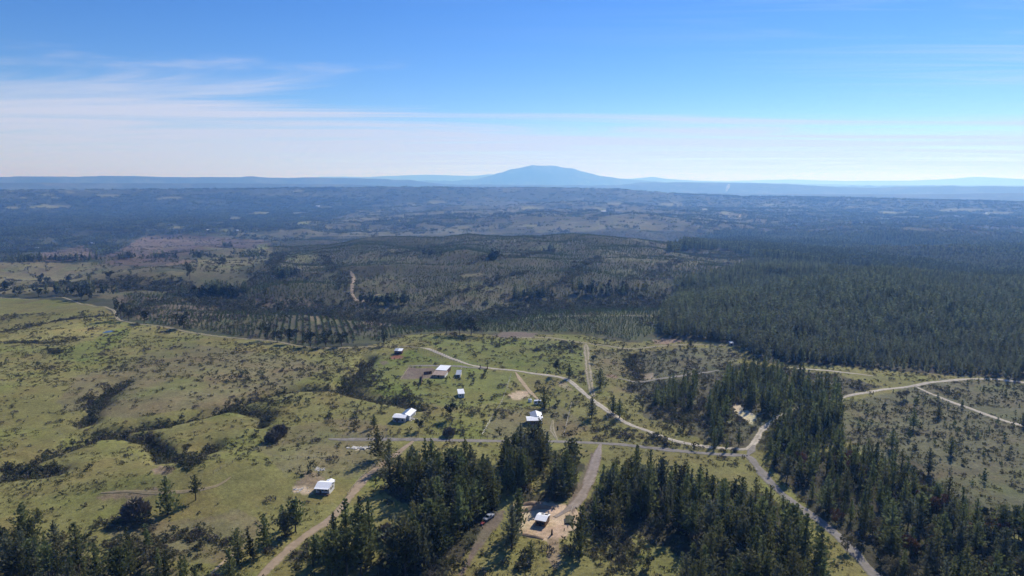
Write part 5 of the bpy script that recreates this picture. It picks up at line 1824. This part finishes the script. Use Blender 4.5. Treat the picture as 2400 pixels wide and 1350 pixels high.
def pickup(name, px, py, rz, paint, label):
    p = G(px, py)[0]
    e = base_empty(name, p[0], p[1], p[2] + 0.02, R(rz), label, 'pickup')
    prof = [(-2.5, .55), (2.45, .55), (2.5, .95), (1.35, 1.12), (0.75, 1.75), (-0.55, 1.78), (-0.75, 1.15), (-2.5, 1.12)]
    n = len(prof)
    v = [(x, y * (0.86 if z > 1.3 else 1), z) for y in (-.9, .9) for x, z in prof]
    f = [tuple(range(n)), tuple(range(2 * n - 1, n - 1, -1))] + [(i + n, (i + 1) % n + n, (i + 1) % n, i) for i in range(n)]
    part('body', (v, f), paint, e)
    part('windscreen', slab([(1.33, -.72, 1.17), (1.33, .72, 1.17), (0.80, .66, 1.70), (0.80, -.66, 1.70)], 0.03), M_GLASS, e)
    part('side_window', boxm(-.45, .6, -.93, -.80, 1.22, 1.62), M_GLASS, e)
    part('side_window', boxm(-.45, .6, .80, .93, 1.22, 1.62), M_GLASS, e)
    part('load_bed', boxm(-2.4, -.85, -.75, .75, 1.0, 1.125), M_DARK, e)
    for y in (-.6, .6):
        part('headlight', boxm(2.44, 2.52, y - .18, y + .18, .72, .88), M_WHITE, e)
    for x in (-1.55, 1.5):
        for y in (-.95, .75):
            vv, ff = tube([(x, y, 0.36), (x, y + .2, 0.36)], [0.36, 0.36], 14)
            wh = part('wheel', (np.vstack([vv, [(x, y, .36), (x, y + .2, .36)]]), [*map(tuple, ff)] + [(k, (k + 1) % 14, 28) for k in range(14)] + [(14 + (k + 1) % 14, 14 + k, 29) for k in range(14)]), M_TYRE, e)
    return e


pickup('pickup_truck', 1146, 1216, 235, M_GREYROOF, 'pale pickup parked under the pines left of the clearing')  # grey paint carries the shade of the pines on a white pickup
p = G(1131, 1229)[0]
e = base_empty('utility_trailer', p[0], p[1], p[2], R(60), 'small red trailer under the pines beside the pickup', 'trailer')
v, f = join([boxm(-1.3, 1.3, -.8, .8, .5, .6), boxm(-1.3, 1.3, -.8, -.72, .6, 1.0), boxm(-1.3, 1.3, .72, .8, .6, 1.0), boxm(-1.3, -1.22, -.72, .72, .6, 1.0)])
e.scale = (0.7, 0.7, 0.7)
part('tray', (v, f), M_RED, e)
part('tow_bar', boxm(1.3, 2.4, -.05, .05, .5, .58), M_POST, e)
for y in (-.98, .84):
    vv, ff = tube([(0, y, 0.3), (0, y + .14, 0.3)], [0.3, 0.3], 12)
    part('wheel', (np.vstack([vv, [(0, y, .3), (0, y + .14, .3)]]), [*map(tuple, ff)] + [(k, (k + 1) % 12, 24) for k in range(12)] + [(12 + (k + 1) % 12, 12 + k, 25) for k in range(12)]), M_TYRE, e)

# netted frame and leaning pole in the clearing
p = G(1334, 1222)[0]
e = base_empty('netted_frame', p[0], p[1], p[2], R(-8), 'low frame covered with dark green netting on the right of the clearing', 'frame')
v = [(-1.5, -2.4, -.2), (1.5, -2.4, -.2), (1.5, 2.4, -.2), (-1.5, 2.4, -.2), (-1.4, -2.4, .5), (1.4, -2.4, .6), (1.4, 2.4, 1.0), (-1.4, 2.4, .9), (0, -2.4, .8), (0, 2.4, 1.3)]
part('netting', (v, [(0, 1, 5, 8, 4), (2, 3, 7, 9, 6), (1, 2, 6, 5), (3, 0, 4, 7), (4, 8, 9, 7), (8, 5, 6, 9), (3, 2, 1, 0)]), M_NET, e)
for x, y, h in ((-1.45, -2.45, .7), (1.45, -2.45, .8), (1.45, 2.45, 1.2), (-1.45, 2.45, 1.1)):
    part('post', boxm(x - .06, x + .06, y - .06, y + .06, -.3, h), M_POST, e)
q0, q1 = G(1334, 1214)[0], G(1342, 1198)[0]
vv, ff = tube([q0 + (0, 0, .5), q1 + (0, 0, 1.8)], [.12, .10], 6)
o = new_obj('pole', mesh('pole', vv - q0, ff, [M_PALEWOOD]))
o.location = q0
tag(o, 'pale wooden pole leaning on the netted frame', 'pole')

# dark stump in the clearing, another by the yard track
for px, py, h, lab in ((1293, 1254, 2.2, 'dark burnt stump casting a shadow in the clearing'), (1307, 1008, 2.0, 'dark stump beside the two-wheel yard track')):
    p = G(px, py)[0]
    gq = np.random.default_rng(int(px))
    vv, ff = tube([(0, 0, -.3), (0, 0, .1), (.05, .03, h * .5), (.12, 0, h * .8), (.1, .05, h)], [.5, .38, .3, .26, .12], 9)
    vv += gq.normal(size=vv.shape) * 0.04
    o = new_obj('tree_stump', mesh('tree_stump', np.vstack([vv, [(.1, .05, h)]]), [*map(tuple, ff)] + [(36 + k, 36 + (k + 1) % 9, 45) for k in range(9)], [M_DARK]))
    o.location = p
    tag(o, lab, 'stump')

# ------------------------------------------------------------------ fences
POST = mesh('post', *boxm(-.06, .06, -.06, .06, -.3, 1.3), [M_POST])
WPOST = mesh('post', *boxm(-.07, .07, -.07, .07, -.3, 1.25), [M_PALEWOOD])


def fence(name, px, label, gap=3.2, pale=False, rails=0, off=0.0):
    p = np.array(px, float)
    w = G(p[:, 0], p[:, 1])[:, :2]
    c = smooth_line(w, 0.4)
    s = np.concatenate([[0], np.cumsum(np.hypot(*np.diff(c, axis=0).T))])
    n = max(2, int(s[-1] / gap) + 1)
    at = np.linspace(0, s[-1], n)
    X = np.interp(at, s, c[:, 0])
    Y = np.interp(at, s, c[:, 1])
    Z = zm(X, Y)
    e = base_empty(name, X[0], Y[0], Z[0], 0, label, 'fence')
    o3 = np.array([X[0], Y[0], Z[0]])
    gq = np.random.default_rng(n)
    for i in range(n):
        o = new_obj('post', WPOST if pale else POST, e)
        o.location = (X[i] - o3[0], Y[i] - o3[1], Z[i] - o3[2])
        o.rotation_euler = (gq.normal() * .04, gq.normal() * .04, gq.uniform(0, 1.5))
    pts = np.stack([X, Y, Z], -1) - o3
    for k, hgt in enumerate(((0.45, 0.95) if rails else (0.35, 0.65, 0.95, 1.2))):
        vv, ff = tube(pts + (0, 0, hgt), [0.05 if rails else 0.012] * n, 4 if rails else 3)
        part('rail' if rails else 'wire', (vv, ff), M_PALEWOOD if rails else M_WIRE, e)
    return e


fence('wire_fence', [(770, 1024), (900, 1025), (1050, 1027), (1180, 1029), (1270, 1030)], 'wire fence along the upper side of the grey road, left half')
fence('wire_fence', [(1320, 1031), (1420, 1035), (1500, 1041), (1600, 1053), (1690, 1060)], 'wire fence along the upper side of the grey road, right half')
fence('wire_fence', [(1198, 880), (1188, 910), (1172, 950), (1150, 985), (1130, 1022)], 'wire fence running down the pasture between cabin and caravan')
fence('wire_fence', [(1340, 945), (1333, 975), (1327, 1000), (1320, 1028)], 'wire fence right of the cross-gabled house')
fence('wire_fence', [(1060, 935), (1000, 928), (940, 950)], 'wire fence below the white cabin')
fence('wire_fence', [(1014, 822), (1055, 838), (1095, 851), (1130, 858)], 'wire fence on the upper side of the winding gravel road')
fence('wire_fence', [(990, 822), (1040, 840), (1085, 855)], 'wire fence on the lower side of the winding gravel road')
fence('rail_fence', [(815, 1160), (832, 1138), (855, 1112), (885, 1088)], 'pale rail fence along the left side of the earth track', 3.0, True, 2)
fence('rail_fence', [(937, 893), (947, 879), (958, 864)], 'pale rail fence on the left side of the bare farmyard', 3.0, True, 2)
fence('rail_fence', [(1062, 891), (1073, 877), (1084, 863)], 'pale rail fence on the right side of the farmyard', 3.0, True, 2)
fence('wire_fence', [(640, 1072), (740, 1078), (830, 1085), (860, 1090)], 'wire fence crossing the pasture above the white house')
fence('wire_fence', [(500, 1110), (545, 1085), (590, 1060), (630, 1038)], 'wire fence with brush climbing the left pasture')


def board_fence(px, h, label):
    p = G(*np.array(px, float).T)
    c = p[:, :2]
    ln = np.hypot(*(c[1] - c[0]))
    n = max(3, int(ln / 0.9))
    rz = math.atan2(*(c[1] - c[0])[::-1])
    e = base_empty('board_fence', c[0][0], c[0][1], p[0][2], rz, label, 'fence')
    gq = np.random.default_rng(n)
    bd = mesh('board', *boxm(0, 0.86, -.03, .03, -.4, h), [M_REDWOOD])
    for i in range(n):
        o = new_obj('board', bd, e)
        x = ln * i / n
        wx, wy = c[0] + (c[1] - c[0]) * i / n
        o.location = (x, gq.normal() * .02, float(zm(wx, wy)) - p[0][2] + gq.normal() * .04)
        o.scale = (ln / n / 0.9, 1, 1)


board_fence([(987, 903), (991, 881)], 2.2, 'tall dark board screen standing left of the farmyard garden')
board_fence([(993, 878), (1012, 876)], 1.8, 'dark board fence joining the low barn')

# farm gate on the lane
p = G(1134, 864)[0]
e = base_empty('farm_gate', p[0], p[1], p[2], R(-20), 'dark timber gate where the farm lane meets the gravel road', 'gate')
for x in (-2.6, 2.6):
    part('gate_post', boxm(x - .22, x + .22, -.22, .22, -.3, 2.4), M_REDWOOD, e)
for z in (.4, .85, 1.3):
    part('bar', boxm(-2.4, 2.4, -.05, .05, z, z + .14), M_REDWOOD, e)

# ------------------------------------------------------------------ pond, rubble, banks, far farmsteads
c = G(254, 778)[0]
ang = np.linspace(0, 6.283, 28, endpoint=False)
rad = 1 + 0.18 * np.sin(ang * 3 + 1) + 0.1 * np.sin(ang * 5)
ring = np.stack([np.cos(ang) * 3.2 * rad, np.sin(ang) * 5.0 * rad, np.zeros(28)], -1)
zc = float(zm(c[0] + ring[:, 0], c[1] + ring[:, 1]).max()) + 0.05
o = new_obj('pond', mesh('pond', np.vstack([ring, [(0, 0, 0)], ring * 1.25 + (0, 0, -.6)]), [(k, (k + 1) % 28, 28) for k in range(28)] + [(29 + k, 29 + (k + 1) % 28, (k + 1) % 28, k) for k in range(28)], [M_WATER]))
o.location = (c[0], c[1], zc)
tag(o, 'small blue pond below the bend of the boundary road', None, None, 'structure')


def rubble(px, py, rx, ry, n, size, label, name='rubble_heap'):
    gq = np.random.default_rng(int(px + py))
    q = gq.normal(size=(n, 2)) * np.array([rx, ry]) * 0.5 + np.array([px, py])
    P = G(q[:, 0], q[:, 1])
    c = P.mean(0)
    e = base_empty(name, c[0], c[1], c[2], 0, label, 'rubble')
    st = []
    for k in range(3):
        v, f = boxm(-.5, .5, -.5, .5, -.4, .4)
        v += gq.normal(size=v.shape) * 0.12
        st.append(mesh('stone', v, f, [M_STONE]))
    for i in range(n):
        o = new_obj('stone', st[i % 3], e)
        o.location = P[i] - c
        s = size * math.exp(gq.normal() * .4)
        o.scale = (s * 1.4, s, s * .6)
        o.rotation_euler = (gq.normal() * .2, gq.normal() * .2, gq.uniform(0, 6.28))


rubble(748, 1101, 10, 3, 26, 0.55, 'heap of pale building rubble behind the white house')
rubble(848, 1050, 26, 3, 40, 0.6, 'strip of pale rubble below the grey road')
rubble(700, 1149, 18, 6, 24, 0.35, 'scattered pale stones on bare earth beside the white house')
rubble(1745, 972, 22, 10, 16, 0.5, 'pale broken stone on the sand patch in the wood')
rubble(968, 983, 10, 4, 22, 0.4, 'scattered building stone beside the T-shaped house')


def bank(px, w, h, label):
    p = np.array(px, float)
    c = smooth_line(G(p[:, 0], p[:, 1])[:, :2], 1.0)
    t = np.gradient(c, axis=0)
    t /= np.linalg.norm(t, axis=1)[:, None]
    n = np.stack([-t[:, 1], t[:, 0]], -1)
    u = np.linspace(-1, 1, 9)
    P = c[:, None, :] + n[:, None, :] * (u * w)[None, :, None]
    hh = h * np.exp(-(u * 1.5) ** 2)[None, :] * np.sin(np.linspace(0.15, 3.0, len(c)))[:, None] + 0.35 * fbm(P[..., 0].ravel() / 2, P[..., 1].ravel() / 2, 3, 3).reshape(P.shape[:2]) * h
    z = zm(P[..., 0], P[..., 1]) + hh
    z[:, 0] -= .5
    z[:, -1] -= .5
    o = new_obj('earth_bank', mesh_np('earth_bank', np.concatenate([P, z[..., None]], -1).reshape(-1, 3), grid_quads(len(c), 9)[:, ::-1], [M_SOIL]))
    tag(o, label, None, None, 'structure')


bank([(1207, 1204), (1232, 1197), (1262, 1190), (1300, 1190)], 1.6, 1.3, 'ridge of dug earth on the far side of the clearing')
bank([(1206, 1186), (1235, 1182), (1270, 1180)], 1.3, 0.9, 'second ridge of dug earth behind the clearing')
bank([(1214, 1250), (1240, 1256), (1275, 1262)], 1.3, 0.7, 'rough earth lip below the clearing')

FAR_HOUSES = [(484, 540, 16, 'white farmhouse with long roof in the left distance'), (553, 541, 10, 'smaller white house right of the long one in the left distance'),
              (212, 571, 12, 'white house among dark trees beyond the clear-cut'), (82, 583, 10, 'white house at the left wood edge'), (1725, 810, 0, ''),
              (740, 484, 30, 'white farm far off on the hilltop'), (1410, 497, 30, 'white farm roofs on the far hillside'), (2030, 507, 18, 'lone white house on the right far slope'),
              (600, 541, 9, 'pale shed near the far left farmhouses'), (2060, 551, 14, 'pale house in the gap of the right forest'), (2082, 549, 14, 'second pale house in the right forest gap'),
              (2322, 591, 8, 'tiny white hut inside the right forest'), (2270, 505, 13, 'pale house in the village on the right skyline'), (2310, 500, 13, 'second pale house in the village on the right skyline'),
              (2345, 503, 12, 'third pale house in the village on the right skyline'), (2385, 508, 12, 'rightmost pale house in the village on the right skyline')]
for px, py, wd_, lab in FAR_HOUSES:
    if wd_ == 0:
        continue
    p = G(px, py)[0]
    e = base_empty('far_house', p[0], p[1], p[2], R(float(rng.uniform(-20, 20))), lab, 'house')
    dpt = wd_ * 0.55
    hh = 2.8 if wd_ < 20 else 5.0
    part('wall', wall_gable(wd_, dpt, hh, hh * .5), M_WHITEWALL, e)
    k = hh * .5 / (dpt / 2)
    for q in ([(-.4, -.4, hh - .4 * k + .05), (wd_ + .4, -.4, hh - .4 * k + .05), (wd_ + .4, dpt / 2, hh * 1.5 + .05), (-.4, dpt / 2, hh * 1.5 + .05)],
              [(wd_ + .4, dpt + .4, hh - .4 * k + .05), (-.4, dpt + .4, hh - .4 * k + .05), (-.4, dpt / 2, hh * 1.5 + .05), (wd_ + .4, dpt / 2, hh * 1.5 + .05)]):
        part('roof', slab(q, 0.12), M_WHITE, e)
# ------------------------------------------------------------------ haze
def haze():
    hx, lo, hi = 47000.0, float(TZ.min()) - 1.0, float(TZ.max()) + 60.0
    v = [(x, y, z) for z in (lo, hi) for y in (-hx, hx) for x in (-hx, hx)]
    f = [(0, 2, 3, 1), (4, 5, 7, 6), (0, 1, 5, 4), (2, 6, 7, 3), (0, 4, 6, 2), (1, 3, 7, 5)]
    m = bpy.data.materials.new('haze')
    m.use_nodes = True
    t = m.node_tree
    t.nodes.clear()
    out = N(t, 'ShaderNodeOutputMaterial')
    pv = N(t, 'ShaderNodeVolumePrincipled')
    pv.inputs['Color'].default_value = (0.165, 0.42, 1.0, 1)
    pv.inputs['Absorption Color'].default_value = (1, 1, 1, 1)
    pv.inputs['Density'].default_value = 1.12e-4
    pv.inputs['Anisotropy'].default_value = 0.36
    L(t, pv.outputs[0], out.inputs['Volume'])
    o = new_obj('haze', mesh('haze', v, f, [m]))
    tag(o, 'blue summer haze over the whole countryside', None, None, 'stuff')


haze()


def smoke():
    """thin plume of a field fire far off"""
    p = G(1702, 450)[0]
    v, f = tube([(0, 0, -5), (4, 0, 20), (14, 5, 55), (34, 8, 95), (52, 10, 140)], [10, 16, 26, 36, 18], 12)
    m = bpy.data.materials.new('smoke')
    m.use_nodes = True
    t = m.node_tree
    t.nodes.clear()
    out = N(t, 'ShaderNodeOutputMaterial')
    pv = N(t, 'ShaderNodeVolumePrincipled')
    pv.inputs['Color'].default_value = (0.9, 0.9, 0.9, 1)
    pv.inputs['Density'].default_value = 0.012
    L(t, pv.outputs[0], out.inputs['Volume'])
    n = len(v)
    o = new_obj('smoke', mesh('smoke', v, [*map(tuple, f)] + [tuple(range(11, -1, -1)), tuple(range(n - 12, n))], [m]))
    o.location = p
    tag(o, 'thin white smoke plume rising on the far plain', None, None, 'stuff')


smoke()
